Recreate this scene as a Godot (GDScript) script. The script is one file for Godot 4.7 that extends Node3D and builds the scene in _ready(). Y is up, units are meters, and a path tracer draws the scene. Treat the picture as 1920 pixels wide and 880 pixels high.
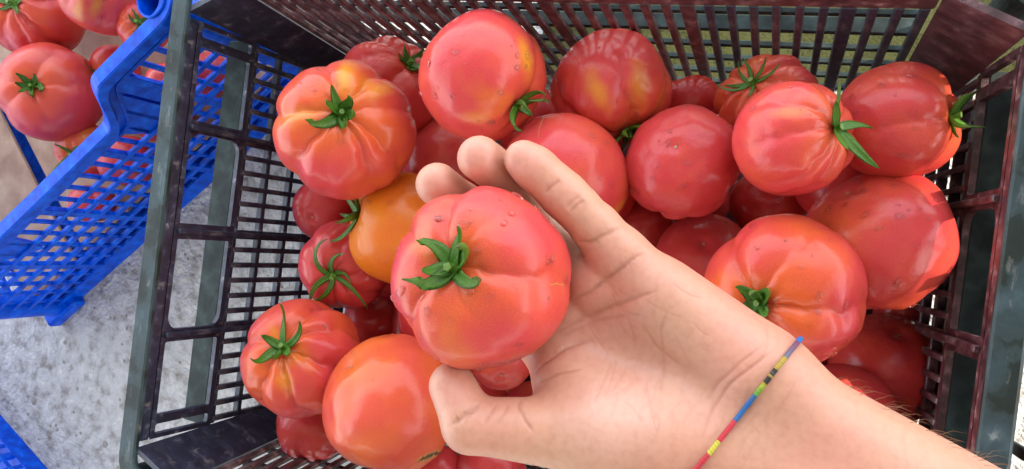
extends Node3D
# A hand holds a beef tomato over a black slatted crate of tomatoes; a blue crate stands to the left.

var rng := RandomNumberGenerator.new()
var nz := FastNoiseLite.new()
var taken := {}
var M := {}
var box_cache := {}

# ---------------------------------------------------------------- naming helpers
func numbered(called: String) -> String:
	var n: int = taken.get(called, 0)
	taken[called] = n + 1
	return called if n == 0 else "%s_%03d" % [called, n]

func tag(o: Node, label: String, category: String, group := "") -> Node:
	o.set_meta("label", label)
	o.set_meta("category", category)
	if group != "":
		o.set_meta("group", group)
	return o

func thing(called: String, label: String, category: String, group := "") -> Node3D:
	var o := Node3D.new()
	o.name = numbered(called)
	add_child(o)
	tag(o, label, category, group)
	return o

func part(called: String, mesh: Mesh, mat: Material, parent: Node, t := Transform3D()) -> MeshInstance3D:
	var o := MeshInstance3D.new()
	o.name = called
	o.mesh = mesh
	if mat:
		o.material_override = mat
	o.transform = t
	parent.add_child(o, true)
	return o

func struct(called: String, mesh: Mesh, mat: Material, label: String) -> MeshInstance3D:
	var o := part(called, mesh, mat, self)
	o.set_meta("kind", "structure")
	o.set_meta("label", label)
	return o

func rv(a: float, b: float) -> float:
	return rng.randf_range(a, b)

# ---------------------------------------------------------------- mesh helpers
func to_mesh(v: PackedVector3Array, n: PackedVector3Array, idx: PackedInt32Array, c := PackedColorArray()) -> ArrayMesh:
	var a := []
	a.resize(Mesh.ARRAY_MAX)
	a[Mesh.ARRAY_VERTEX] = v
	a[Mesh.ARRAY_NORMAL] = n
	if c.size() > 0:
		a[Mesh.ARRAY_COLOR] = c
	a[Mesh.ARRAY_INDEX] = idx
	var m := ArrayMesh.new()
	m.add_surface_from_arrays(Mesh.PRIMITIVE_TRIANGLES, a)
	return m

func smooth_normals(v: PackedVector3Array, idx: PackedInt32Array) -> PackedVector3Array:
	# front faces are clockwise
	var n := PackedVector3Array()
	n.resize(v.size())
	for k in range(0, idx.size(), 3):
		var a := idx[k]
		var b := idx[k + 1]
		var c := idx[k + 2]
		var f := (v[c] - v[a]).cross(v[b] - v[a])
		n[a] += f
		n[b] += f
		n[c] += f
	for k in n.size():
		n[k] = n[k].normalized()
	return n

func quad(st: SurfaceTool, a: Vector3, b: Vector3, c: Vector3, d: Vector3, out: Vector3) -> void:
	# a flat quad whose front looks along out
	var f := (c - a).cross(b - a)
	var n := out.normalized()
	if f.length() > 1e-14:
		n = f.normalized()
		if n.dot(out) < 0.0:
			n = -n
	var o := [a, b, c, a, c, d] if f.dot(out) >= 0.0 else [a, c, b, a, d, c]
	for p in o:
		st.set_normal(n)
		st.add_vertex(p)

func bbox(size: Vector3, ch := 0.0007) -> ArrayMesh:
	# a box with chamfered edges, centred
	var key := "%.4f %.4f %.4f %.4f" % [size.x, size.y, size.z, ch]
	if box_cache.has(key):
		return box_cache[key]
	var h := size * 0.5
	ch = minf(ch, minf(h.x, minf(h.y, h.z)) * 0.6)
	var st := SurfaceTool.new()
	st.begin(Mesh.PRIMITIVE_TRIANGLES)
	for ax in 3:
		var u := (ax + 1) % 3
		var w := (ax + 2) % 3
		for s in [-1.0, 1.0]:
			var q := []
			for k in [[-1, -1], [1, -1], [1, 1], [-1, 1]]:
				var p := Vector3()
				p[ax] = s * h[ax]
				p[u] = k[0] * (h[u] - ch)
				p[w] = k[1] * (h[w] - ch)
				q.append(p)
			var o := Vector3()
			o[ax] = s
			quad(st, q[0], q[1], q[2], q[3], o)
			for s2 in [-1.0, 1.0]:
				var e := []
				for k in [-1, 1]:
					var p := Vector3()
					p[ax] = s * h[ax]
					p[u] = s2 * (h[u] - ch)
					p[w] = k * (h[w] - ch)
					e.append(p)
				for k in [1, -1]:
					var p := Vector3()
					p[ax] = s * (h[ax] - ch)
					p[u] = s2 * h[u]
					p[w] = k * (h[w] - ch)
					e.append(p)
				var o2 := Vector3()
				o2[ax] = s
				o2[u] = s2
				quad(st, e[0], e[1], e[2], e[3], o2)
	for sx in [-1.0, 1.0]:
		for sy in [-1.0, 1.0]:
			for sz in [-1.0, 1.0]:
				var a := Vector3(sx * h.x, sy * (h.y - ch), sz * (h.z - ch))
				var b := Vector3(sx * (h.x - ch), sy * h.y, sz * (h.z - ch))
				var c := Vector3(sx * (h.x - ch), sy * (h.y - ch), sz * h.z)
				quad(st, a, b, c, c, Vector3(sx, sy, sz))
	var m := st.commit()
	box_cache[key] = m
	return m

func loft(rows: Array, closed: bool, smooth := true, tints := []) -> ArrayMesh:
	# rows of closed rings of equal size; an open loft is capped at both ends
	var v := PackedVector3Array()
	var idx := PackedInt32Array()
	var n := PackedVector3Array()
	var m: int = rows[0].size()
	var last: int = rows.size() if closed else rows.size() - 1
	var outward := 0.0
	var paint := PackedColorArray()
	var mids := []
	for r in rows:
		var c := Vector3()
		for p in r:
			c += p
		mids.append(c / m)
	for i in last:
		var i2 := (i + 1) % rows.size()
		for j in m:
			var j2 := (j + 1) % m
			var f: Vector3 = (rows[i2][j2] - rows[i][j]).cross(rows[i][j2] - rows[i][j])
			outward += f.dot(rows[i][j] + rows[i2][j2] - mids[i] - mids[i2])
	var flip := outward < 0.0
	if smooth:
		for r in rows:
			v.append_array(r)
		for i in last:
			var i2 := (i + 1) % rows.size()
			for j in m:
				var j2 := (j + 1) % m
				var q := [i * m + j, i * m + j2, i2 * m + j2, i2 * m + j]
				for k in ([0, 2, 1, 0, 3, 2] if flip else [0, 1, 2, 0, 2, 3]):
					idx.append(q[k])
		n = smooth_normals(v, idx)
		for t in tints:
			for j in m:
				paint.append(t)
	else:
		for i in last:
			var i2 := (i + 1) % rows.size()
			for j in m:
				var j2 := (j + 1) % m
				var q := [rows[i][j], rows[i][j2], rows[i2][j2], rows[i2][j]]
				var f: Vector3 = (rows[i2][j2] - rows[i][j]).cross(rows[i][j2] - rows[i][j]).normalized() * (-1.0 if flip else 1.0)
				for k in ([0, 2, 1, 0, 3, 2] if flip else [0, 1, 2, 0, 2, 3]):
					v.append(q[k])
					n.append(f)
					idx.append(idx.size())
	if not closed:
		for e in 2:
			var r: PackedVector3Array = rows[0] if e == 0 else rows[rows.size() - 1]
			var mid: Vector3 = mids[0] if e == 0 else mids[mids.size() - 1]
			var away: Vector3 = mids[0] - mids[1] if e == 0 else mids[mids.size() - 1] - mids[mids.size() - 2]
			for j in m:
				var a := r[j]
				var b := r[(j + 1) % m]
				var f := (b - mid).cross(a - mid)
				var t := [mid, a, b] if f.dot(away) >= 0.0 else [mid, b, a]
				for p in t:
					idx.append(v.size())
					v.append(p)
					n.append(away.normalized())
					if tints.size():
						paint.append(tints[0] if e == 0 else tints[tints.size() - 1])
	return to_mesh(v, n, idx, paint)

# ---------------------------------------------------------------- materials
func noise_tex(freq: float, oct: int, ramp: Array, sd: int, size := 512, kind := FastNoiseLite.TYPE_SIMPLEX_SMOOTH, warp := 0.0) -> NoiseTexture2D:
	var n := FastNoiseLite.new()
	n.noise_type = kind
	n.seed = sd
	n.frequency = freq
	n.fractal_octaves = oct
	if kind == FastNoiseLite.TYPE_CELLULAR:
		n.cellular_return_type = FastNoiseLite.RETURN_DISTANCE
	if warp > 0.0:
		n.domain_warp_enabled = true
		n.domain_warp_amplitude = warp
	var t := NoiseTexture2D.new()
	t.width = size
	t.height = size
	t.seamless = true
	t.noise = n
	if ramp.size() > 0:
		var g := Gradient.new()
		var offs := PackedFloat32Array()
		var cols := PackedColorArray()
		for r in ramp:
			offs.append(r[0])
			cols.append(r[1])
		g.offsets = offs
		g.colors = cols
		t.color_ramp = g
	return t

func mat(rough: float, tex: Texture2D, scale: float, bump: Texture2D = null, bump_cm := 0.0, world_tri := false) -> StandardMaterial3D:
	var m := StandardMaterial3D.new()
	m.roughness = rough
	m.uv1_triplanar = true
	m.uv1_world_triplanar = world_tri
	m.uv1_scale = Vector3.ONE * scale
	m.albedo_texture = tex
	if bump:
		m.heightmap_enabled = true
		m.heightmap_texture = bump
		m.heightmap_scale = bump_cm
	return m

func g3(r: float, g: float, b: float) -> Color:
	return Color8(int(r), int(g), int(b))

func make_materials() -> void:
	var fine := noise_tex(0.05, 4, [], 11)
	# tomato skin: vertex colour times a faint mottling with pale pin-points
	var tm := mat(0.26, noise_tex(0.16, 2, [[0.0, Color(0.86, 0.85, 0.85)], [0.5, Color(0.92, 0.91, 0.91)], [0.68, Color(0.95, 0.95, 0.95)], [0.8, Color(1, 1, 1)]], 5), 14.0, noise_tex(0.03, 5, [], 8), 0.012)
	tm.vertex_color_use_as_albedo = true
	tm.subsurf_scatter_enabled = true
	tm.subsurf_scatter_strength = 0.08
	tm.metallic_specular = 0.42
	M.tomato = tm
	var gm := mat(0.5, noise_tex(0.05, 3, [[0.0, Color(0.6, 0.66, 0.5)], [1.0, Color(1, 1, 1)]], 21), 30.0, fine, 0.01)
	gm.albedo_color = g3(88, 134, 36)
	gm.vertex_color_use_as_albedo = true
	gm.backlight_enabled = true
	gm.backlight = Color(0.25, 0.3, 0.1)
	M.sepal = gm
	var sm := mat(0.5, noise_tex(0.05, 3, [[0.0, Color(0.65, 0.66, 0.5)], [1.0, Color(1, 1, 1)]], 22), 30.0, fine, 0.015)
	sm.albedo_color = g3(116, 156, 60)
	M.stem = sm
	var cut := StandardMaterial3D.new()
	cut.albedo_color = g3(150, 180, 105)
	cut.roughness = 0.6
	M.stem_cut = cut
	var wm := StandardMaterial3D.new()
	wm.albedo_color = Color(1, 1, 1, 0.0)
	wm.transparency = BaseMaterial3D.TRANSPARENCY_ALPHA
	wm.roughness = 0.03
	wm.refraction_enabled = true
	wm.refraction_scale = 0.033
	wm.metallic_specular = 0.6
	M.water = wm
	# dark crate: dusty purple-black walls, slate rim with wet patches
	var scr := noise_tex(0.02, 5, [], 31, 512, FastNoiseLite.TYPE_SIMPLEX_SMOOTH, 40.0)
	M.crate = mat(0.4, noise_tex(0.012, 5, [[0.0, g3(26, 31, 42)], [0.45, g3(33, 39, 55)], [0.66, g3(42, 49, 66)], [0.8, g3(60, 67, 84)], [0.92, g3(120, 114, 120)], [1.0, g3(176, 170, 170)]], 32, 1024, FastNoiseLite.TYPE_SIMPLEX_SMOOTH, 25.0), 6.0, scr, 0.03)
	M.crate_bounce_red = mat(0.38, noise_tex(0.012, 5, [[0.0, g3(42, 24, 28)], [0.4, g3(68, 42, 46)], [0.62, g3(88, 58, 62)], [0.78, g3(112, 84, 86)], [0.9, g3(150, 126, 118)], [1.0, g3(184, 166, 150)]], 33, 1024, FastNoiseLite.TYPE_SIMPLEX_SMOOTH, 25.0), 6.0, scr, 0.03)  # same old plastic, with red bounce from the tomatoes in its colour
	M.crate_rim = mat(0.46, noise_tex(0.006, 4, [[0.0, g3(22, 31, 29)], [0.36, g3(31, 42, 39)], [0.44, g3(44, 58, 60)], [0.7, g3(51, 68, 73)], [0.9, g3(68, 86, 90)], [1.0, g3(160, 170, 170)]], 34, 1024, FastNoiseLite.TYPE_SIMPLEX_SMOOTH, 30.0), 4.0, scr, 0.03)
	M.blue = mat(0.3, noise_tex(0.012, 5, [[0.0, g3(0, 54, 164)], [0.45, g3(0, 76, 206)], [0.7, g3(0, 90, 222)], [0.9, g3(4, 108, 234)], [0.97, g3(90, 150, 236)], [1.0, g3(160, 196, 240)]], 41, 1024, FastNoiseLite.TYPE_SIMPLEX_SMOOTH, 30.0), 5.0, scr, 0.03)
	M.blue.metallic_specular = 0.32
	M.crate_outer = mat(0.62, noise_tex(0.012, 4, [[0.0, g3(20, 28, 27)], [0.5, g3(36, 47, 46)], [0.8, g3(52, 66, 64)], [1.0, g3(100, 106, 100)]], 35, 512), 6.0, scr, 0.03)
	M.cardboard = mat(0.9, noise_tex(0.01, 5, [[0.0, g3(148, 118, 96)], [0.5, g3(172, 142, 118)], [1.0, g3(190, 164, 140)]], 51), 5.0, fine, 0.03)
	M.concrete = mat(0.95, noise_tex(0.013, 6, [[0.0, g3(134, 126, 116)], [0.16, g3(158, 154, 148)], [0.42, g3(188, 188, 184)], [0.75, g3(202, 202, 198)], [1.0, g3(220, 219, 212)]], 61, 1024), 3.1, noise_tex(0.035, 5, [], 62, 1024), 0.26, true)
	var spots := noise_tex(0.05, 3, [[0.0, Color(0.35, 0.32, 0.2)], [0.22, Color(0.6, 0.58, 0.42)], [0.32, Color(1, 1, 1)], [1.0, Color(1, 1, 1)]], 63, 512)
	# pale scuffs and scratches along the plastic
	var scuff := noise_tex(0.02, 4, [[0.0, Color(0.6, 0.58, 0.57, 0.0)], [0.72, Color(0.6, 0.58, 0.57, 0.0)], [0.9, Color(0.62, 0.6, 0.58, 0.3)], [1.0, Color(0.72, 0.7, 0.68, 0.5)]], 37, 512, FastNoiseLite.TYPE_SIMPLEX_SMOOTH, 30.0)
	for k in ["crate", "crate_bounce_red", "crate_rim"]:
		var pm: StandardMaterial3D = M[k]
		pm.detail_enabled = true
		pm.detail_albedo = scuff
		pm.detail_uv_layer = BaseMaterial3D.DETAIL_UV_2
		pm.uv2_triplanar = true
		pm.uv2_scale = Vector3(11, 5, 4)
	M.crate_outer.metallic_specular = 0.35
	M.crate_rim.metallic_specular = 0.4
	M.olive = mat(0.9, spots, 9.0, fine, 0.05, true)
	M.olive.albedo_color = g3(60, 62, 19)
	# skin: vertex colours under fine crossing skin lines
	var sk := mat(0.42, noise_tex(0.02, 5, [[0.0, Color(0.93, 0.89, 0.88)], [0.5, Color(0.975, 0.965, 0.96)], [1.0, Color(1, 1, 1)]], 71), 20.0, noise_tex(0.012, 4, [], 72, 1024, FastNoiseLite.TYPE_SIMPLEX_SMOOTH, 30.0), 0.007)
	sk.vertex_color_use_as_albedo = true
	sk.subsurf_scatter_enabled = true
	sk.subsurf_scatter_strength = 0.08
	M.skin = sk
	var hr := StandardMaterial3D.new()
	hr.albedo_color = g3(172, 128, 96)
	hr.roughness = 0.5
	M.hair = hr
	var nl := StandardMaterial3D.new()
	nl.albedo_color = g3(222, 176, 160)
	nl.roughness = 0.25
	M.nail = nl
	M.canvas = mat(0.9, noise_tex(0.02, 4, [[0.0, g3(172, 166, 154)], [1.0, g3(190, 184, 172)]], 81), 1.0)  # pale, so the unseen awning bounces soft light down
	var post := StandardMaterial3D.new()
	post.albedo_color = g3(150, 150, 150)
	post.metallic = 0.8
	post.roughness = 0.4
	M.post = post
	var scm := StandardMaterial3D.new()
	scm.albedo_color = g3(176, 128, 62)
	scm.roughness = 0.8
	M.scar = scm
	M.grit = mat(0.95, null, 1.0)
	M.grit.albedo_color = g3(150, 148, 142)
	var lf := StandardMaterial3D.new()
	lf.albedo_color = g3(52, 78, 34)
	lf.roughness = 0.6
	M.leaf = lf

# ---------------------------------------------------------------- tomatoes
var t_flat := 0.82
var t_dim := 0.12
var t_grooves: Array[Vector3] = []
var t_lump := 0.03
var t_off := Vector3()

func tomato_point(v: float, th: float) -> Vector3:
	var sv := sin(v)
	var cv := cos(v)
	var r := 1.0 / pow(pow(absf(sv), 2.25) + pow(absf(cv) / t_flat, 2.25), 1.0 / 2.25)
	var d := Vector3(sv * cos(th), cv, sv * sin(th))
	var q := (d + t_off) * 100.0
	var n := nz.get_noise_3dv(q * 0.7)
	var n2 := nz.get_noise_3dv(q * 1.9 + Vector3(71, 0, 0))
	var g := 0.0
	for gr in t_grooves:
		var dd := absf(wrapf(th - gr.x + 0.16 * n2, -PI, PI))
		if dd < gr.y:
			var e := 1.0 - dd / gr.y
			g += gr.z * e * e
	var sh := smoothstep(0.08, 0.55, v) * (1.0 - smoothstep(1.2, 2.35, v))
	r *= 1.0 - g * sh + t_lump * n + t_lump * 0.35 * n2
	var y := r * cv
	if cv > 0.0:
		y -= t_dim * exp(-pow(sv / 0.32, 2.0)) * (1.0 + 0.8 * g)
	else:
		y += 0.05 * exp(-pow(sv / 0.16, 2.0))
	return Vector3(r * sv * cos(th), y, r * sv * sin(th))

func sepal_mesh(length: float, width: float, rise: float, curl: float, bend: float, twist: float) -> ArrayMesh:
	# a pointed sepal in the x-y plane that starts at the origin, climbs at angle rise and curls by curl along its length
	var rows := []
	var tints := []
	var brown := rv(0.0, 1.3)
	var p := Vector3()
	var ns := 12
	for i in ns + 1:
		var t := float(i) / ns
		var ang := rise + curl * t * t
		var yaw := bend * t
		var along := Vector3(cos(ang) * cos(yaw), sin(ang), cos(ang) * sin(yaw))
		var side := Vector3(-sin(yaw), 0, cos(yaw)).rotated(along, twist * t)
		var up := side.cross(along).normalized()
		if up.dot(Vector3(-sin(ang), cos(ang), 0)) < 0.0:
			up = -up
		var w := width * (0.62 + 0.38 * sin(minf(t * 2.6, 1.0) * PI * 0.5)) * pow(1.0 - t, 0.62) * 0.5 + 0.00012
		var th := 0.0005 * (1.0 - 0.6 * t) + 0.0001
		var fold := 0.5 * w
		rows.append(PackedVector3Array([p + side * w + up * fold, p + side * w * 0.45 + up * (th + fold * 0.2), p + up * th * 0.6, p - side * w * 0.45 + up * (th + fold * 0.2), p - side * w + up * fold, p - side * w * 0.5 - up * (th - fold * 0.2), p - up * th * 1.3, p + side * w * 0.5 - up * (th - fold * 0.2)]))
		p += along * length / ns
		var green := Color(0.80, 1.0, 0.62).lerp(Color(1.0, 1.0, 0.9), smoothstep(0.0, 0.5, t))
		tints.append(green.lerp(Color(0.95, 0.62, 0.40), brown * smoothstep(0.72, 1.0, t)))
	return loft(rows, false, true, tints)

func stub_mesh(r: float, h: float, lean: float) -> ArrayMesh:
	var rows := []
	for i in 9:
		var t := float(i) / 8.0
		var rr := r * (1.9 - 1.1 * smoothstep(0.0, 0.35, t) + 0.18 * smoothstep(0.75, 1.0, t))
		if i == 8:
			rr *= 0.86
		var ring := PackedVector3Array()
		for k in 12:
			var a := TAU * k / 12.0
			var w := 1.0 + 0.1 * sin(a * 5.0)
			ring.append(Vector3(cos(a) * rr * w + lean * t * t, h * t, sin(a) * rr * w))
		rows.append(ring)
	return loft(rows, false)

func cap_mesh(r: float, y: float, x: float) -> ArrayMesh:
	var st := SurfaceTool.new()
	st.begin(Mesh.PRIMITIVE_TRIANGLES)
	for k in 12:
		var a := TAU * k / 12.0
		var b := TAU * (k + 1) / 12.0
		quad(st, Vector3(x, y - r * 0.3, 0), Vector3(x + cos(a) * r, y, sin(a) * r), Vector3(x + cos(b) * r, y, sin(b) * r), Vector3(x, y - r * 0.3, 0), Vector3.UP)
	return st.commit()

func add_calyx(root: Node3D, radius: float, opt: Dictionary) -> void:
	var y0 := tomato_point(0.001, 0.0).y * radius - 0.0008
	var lean := rv(-0.002, 0.002)
	var h: float = opt.get("stub", rv(0.005, 0.009))
	var cal := part("calyx", stub_mesh(0.0021, h, lean), M.stem, root, Transform3D(Basis(), Vector3(0, y0, 0)))
	part("stem_cut", cap_mesh(0.0017, h - 0.0001, lean), M.stem_cut, cal)
	var n: int = opt.get("sepals", 5)
	var curl: float = opt.get("curl", 0.6)
	var swirl: float = opt.get("swirl", 1.0)
	var phase: float = opt.get("phase", rv(0.0, TAU))
	for k in n:
		var l: float = radius * opt.get("length", 0.55) * rv(0.6, 1.25)
		var ms := sepal_mesh(l, radius * opt.get("width", 0.17) * rv(0.85, 1.15), opt.get("rise", 0.4) * rv(0.5, 1.5), curl * rv(0.35, 1.35) + rv(-0.3, 0.3), swirl * rv(-1.0, 1.6), rv(-1.4, 1.4))
		part("sepal", ms, M.sepal, cal, Transform3D(Basis(Vector3.UP, phase + TAU * k / n + rv(-0.3, 0.3)), Vector3(0, 0.0006, 0)).translated_local(Vector3(0.0012, 0, 0)))

func scar_line(root: Node3D, radius: float, inv: Basis, l: Array) -> void:
	# a thin raised corky scar: short dashes along the skin
	var pts := []
	for p in l[0]:
		var d := (inv * (p as Vector3)).normalized()
		pts.append(tomato_point(acos(clampf(d.y, -1, 1)), atan2(d.z, d.x)) * radius)
	var rows := []
	var n := 22 * (pts.size() - 1)
	for i in n + 1:
		var f := float(i) / n * (pts.size() - 1)
		var k := mini(int(f), pts.size() - 2)
		var p: Vector3 = (pts[k] as Vector3).lerp(pts[k + 1], f - k)
		var d := p.normalized()
		p = tomato_point(acos(clampf(d.y, -1, 1)), atan2(d.z, d.x)) * radius
		var tan: Vector3 = (pts[k + 1] - pts[k]).normalized()
		var side := tan.cross(d)
		var w: float = l[1] * (0.55 + 0.45 * sin(i * 2.0)) * (1.0 - 0.6 * absf(2.0 * i / n - 1.0))
		rows.append(PackedVector3Array([p + side * w - d * 0.0002, p + d * 0.00022, p - side * w - d * 0.0002, p - d * 0.0005]))
	part("scar", loft(rows, false), M.scar, root)

const EYE := Vector3(0, 0.70, 0)

func tomato(label: String, group: String, pos: Vector3, radius: float, axis: Vector3, opt := {}) -> Node3D:
	rng.seed = hash(label)
	t_flat = opt.get("flat", 0.82)
	t_dim = opt.get("dim", 0.13)
	t_lump = opt.get("lump", 0.035)
	t_off = Vector3(rv(-9, 9), rv(-9, 9), rv(-9, 9))
	t_grooves.clear()
	var ng: int = opt.get("ribs", 7)
	var dep: float = opt.get("rib_depth", 0.09)
	var ph := rv(0, TAU)
	for k in ng:
		t_grooves.append(Vector3(ph + TAU * (k + rv(-0.28, 0.28)) / ng, TAU / ng * rv(0.38, 0.62), dep * rv(0.35, 1.25)))
	if opt.has("folds"):
		t_grooves.clear()
	var root := thing("tomato", label, "tomato", group)
	var up := axis.normalized()
	var side := up.cross(Vector3(0.31, 0.2, 0.93)).normalized()
	root.transform = Transform3D(Basis(side, up, side.cross(up)), pos)
	var inv := root.transform.basis.inverse()
	for f in opt.get("folds", []):
		var fd: Vector3 = inv * (f[0] as Vector3)
		t_grooves.append(Vector3(atan2(fd.z, fd.x), f[1], f[2]))
	var rings: int = opt.get("rings", 60)
	var segs: int = rings + rings / 2
	var v := PackedVector3Array()
	var c := PackedColorArray()
	var idx := PackedInt32Array()
	var warm: float = opt.get("warm", 0.35)
	var pink := Color(0.67, 0.064, 0.070)
	var deep := Color(0.54, 0.026, 0.024)
	var orange := Color(0.76, 0.130, 0.036)
	var yellow := Color(0.80, 0.36, 0.02)
	if opt.has("ripe_shade"):
		pink = pink.lerp(deep, opt.ripe_shade)  # darker red, also used to paint shade on fruit low in gaps
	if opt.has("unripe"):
		pink = pink.lerp(Color(0.86, 0.22, 0.012), opt.unripe)
		orange = orange.lerp(Color(0.88, 0.32, 0.015), opt.unripe)
	var patches := []
	for p in opt.get("patches", []):
		var pd := (inv * (p[0] as Vector3)).normalized()
		patches.append([acos(clampf(pd.y, -1, 1)), p[1], p[2], atan2(pd.z, pd.x)])
	var scars := []
	for s in opt.get("scars", []):
		var line := []
		for p in s[0]:
			line.append((inv * (p as Vector3)).normalized())
		scars.append([line, s[1], s[2]])
	for i in rings + 1:
		var a := PI * i / rings
		for j in segs:
			var th := TAU * j / segs
			var p := tomato_point(a, th)
			v.append(p * radius)
			var d := Vector3(sin(a) * cos(th), cos(a), sin(a) * sin(th))
			var q := (d + t_off) * 100.0
			var n := nz.get_noise_3dv(q * 1.1 + Vector3(0, 300, 0)) * 0.5 + 0.5
			var n2 := nz.get_noise_3dv(q * 4.0 + Vector3(0, 0, 500)) * 0.5 + 0.5
			var shoulder := 1.0 - smoothstep(0.15, 1.25, a)
			var col := pink.lerp(orange, clampf(warm * (0.4 + 1.0 * shoulder + 1.9 * (n - 0.5)) + 0.35 * (n2 - 0.5), 0.0, 1.0))
			for pt in patches:
				var across: float = wrapf(th - pt[3], -PI, PI) * maxf(sin(a), 0.35) * 1.35
				var dd: float = Vector2(across, (a - pt[0]) * 0.6).length() / (pt[1] * (0.6 + 0.7 * n2 + 0.5 * n))
				if dd < 1.0:
					col = col.lerp(yellow, pt[2] * smoothstep(1.0, 0.0, dd))
			for s in scars:
				var best := 9.0
				var line: Array = s[0]
				for k in line.size() - 1:
					var e: Vector3 = line[k + 1] - line[k]
					var u := clampf((d - line[k]).dot(e) / e.length_squared(), 0, 1)
					best = minf(best, (d - line[k] - e * u).length())
				best *= 0.7 + 0.7 * n2
				if best < s[1]:
					col = s[2]
					v[v.size() - 1] *= 0.994
				elif best < s[1] * 1.7:
					col = col.lerp(Color(0.5, 0.36, 0.06), 0.8)
			c.append(col)
	for i in rings:
		for j in segs:
			var j2 := (j + 1) % segs
			var a := i * segs + j
			var b := i * segs + j2
			var e := (i + 1) * segs + j2
			var f := (i + 1) * segs + j
			idx.append_array(PackedInt32Array([a, e, b, a, f, e]))
	var nn := smooth_normals(v, idx)
	for j in segs:
		nn[j] = Vector3.UP
		nn[rings * segs + j] = Vector3.DOWN
	part("skin", to_mesh(v, nn, idx, c), M.tomato, root)
	for l in opt.get("lines", []):
		scar_line(root, radius, inv, l)
	if opt.get("calyx", true):
		add_calyx(root, radius, opt)
	else:
		var st := stub_mesh(0.0012, 0.0012, 0.0)
		var bottom := tomato_point(PI - 0.001, 0.0).y * radius
		part("blossom_scar", st, M.hair, root, Transform3D(Basis(Vector3.RIGHT, PI), Vector3(0, bottom + 0.0006, 0)))
	var drops: int = opt.get("drops", 0)
	if drops > 0:
		var dv := PackedVector3Array()
		var dn := PackedVector3Array()
		var di := PackedInt32Array()
		var tries := 0
		while drops > 0 and tries < 3000:
			tries += 1
			var k := rng.randi() % v.size()
			if k < segs * 9 or k > v.size() - segs * 3:
				continue
			var wn := root.transform.basis * nn[k]
			if wn.dot((EYE - pos).normalized()) < 0.12:
				continue
			drops -= 1
			var r := rv(0.0006, 0.0011) if rng.randf() < 0.6 else rv(0.0011, 0.0021)
			var tx := nn[k].cross(Vector3(0.3, 0.9, 0.2)).normalized().rotated(nn[k], rv(0, TAU))
			var tz := tx.cross(nn[k])
			var sx := rv(0.8, 1.0)
			var sz := rv(1.0, 1.7) if r > 0.0012 else rv(0.9, 1.15)
			var hh := rv(0.38, 0.56)
			var base := dv.size()
			var w1 := rv(0, TAU)
			for i in 7:
				var a := PI * i / 6.0
				for j in 10:
					var th := TAU * j / 10.0
					var wob := 1.0 + 0.12 * sin(th * 2.0 + w1)
					var lp := Vector3(sin(a) * cos(th) * sx * wob, cos(a) * hh, sin(a) * sin(th) * sz * wob) * r
					dv.append(v[k] + tx * lp.x + nn[k] * (lp.y + r * 0.08) + tz * lp.z)
					dn.append((tx * lp.x / (sx * sx) + nn[k] * lp.y / (hh * hh) + tz * lp.z / (sz * sz)).normalized())
			for i in 6:
				for j in 10:
					var j2 := (j + 1) % 10
					var p0 := base + i * 10 + j
					var p1 := base + i * 10 + j2
					var p2 := base + i * 10 + 10 + j2
					var p3 := base + i * 10 + 10 + j
					di.append_array(PackedInt32Array([p0, p1, p2, p0, p2, p3]))
		# turn the faces the right way round if the local frame is mirrored
		var f0 := (dv[di[62]] - dv[di[60]]).cross(dv[di[61]] - dv[di[60]])
		if f0.dot(dn[di[60]]) < 0.0:
			for k in range(0, di.size(), 3):
				var s := di[k + 1]
				di[k + 1] = di[k + 2]
				di[k + 2] = s
		var o := part("water_droplets", to_mesh(dv, dn, di), M.water, root)
		o.set_meta("kind", "stuff")
	return root

# ---------------------------------------------------------------- crates
func slab(called: String, parent: Node, m: Material, at: Vector3, size: Vector3, ch := 0.0007, turn := 0.0) -> MeshInstance3D:
	return part(called, bbox(size, ch), m, parent, Transform3D(Basis(Vector3.UP, turn), at))

func window_plate(w: float, h: float, hw: float, hh: float, r: PackedFloat32Array, th: float) -> ArrayMesh:
	# a plate w x h in the x-y plane with a hole hw x hh whose corners are rounded by r (four radii), th thick
	var inner := PackedVector2Array()
	var outer := PackedVector2Array()
	var cs := [Vector2(1, 1), Vector2(-1, 1), Vector2(-1, -1), Vector2(1, -1)]
	for q in 4:
		var s: Vector2 = cs[q]
		var rr := r[q]
		var o := Vector2(s.x * (hw / 2 - rr), s.y * (hh / 2 - rr))
		for k in 6:
			var a := PI / 2 * (q + k / 5.0)
			var d := Vector2(cos(a), sin(a))
			inner.append(o + d * rr)
			# the matching point of the outer edge
			outer.append(Vector2(s.x * w / 2, s.y * h / 2) if k == 2 or k == 3 else Vector2(s.x * w / 2 if (k < 2) == (q % 2 == 0) else s.x * hw / 2, s.y * h / 2 if (k < 2) != (q % 2 == 0) else s.y * hh / 2))
	var st := SurfaceTool.new()
	st.begin(Mesh.PRIMITIVE_TRIANGLES)
	var m := inner.size()
	for j in m:
		var j2 := (j + 1) % m
		var a := inner[j]
		var b := inner[j2]
		var c := outer[j2]
		var d := outer[j]
		for z in [-th / 2, th / 2]:
			quad(st, Vector3(a.x, a.y, z), Vector3(b.x, b.y, z), Vector3(c.x, c.y, z), Vector3(d.x, d.y, z), Vector3(0, 0, z))
		var mid := (a + b) / 2
		quad(st, Vector3(a.x, a.y, -th / 2), Vector3(b.x, b.y, -th / 2), Vector3(b.x, b.y, th / 2), Vector3(a.x, a.y, th / 2), Vector3(-mid.x, -mid.y, 0) + Vector3(1e-5, 1e-5, 0))
	return st.commit()

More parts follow.
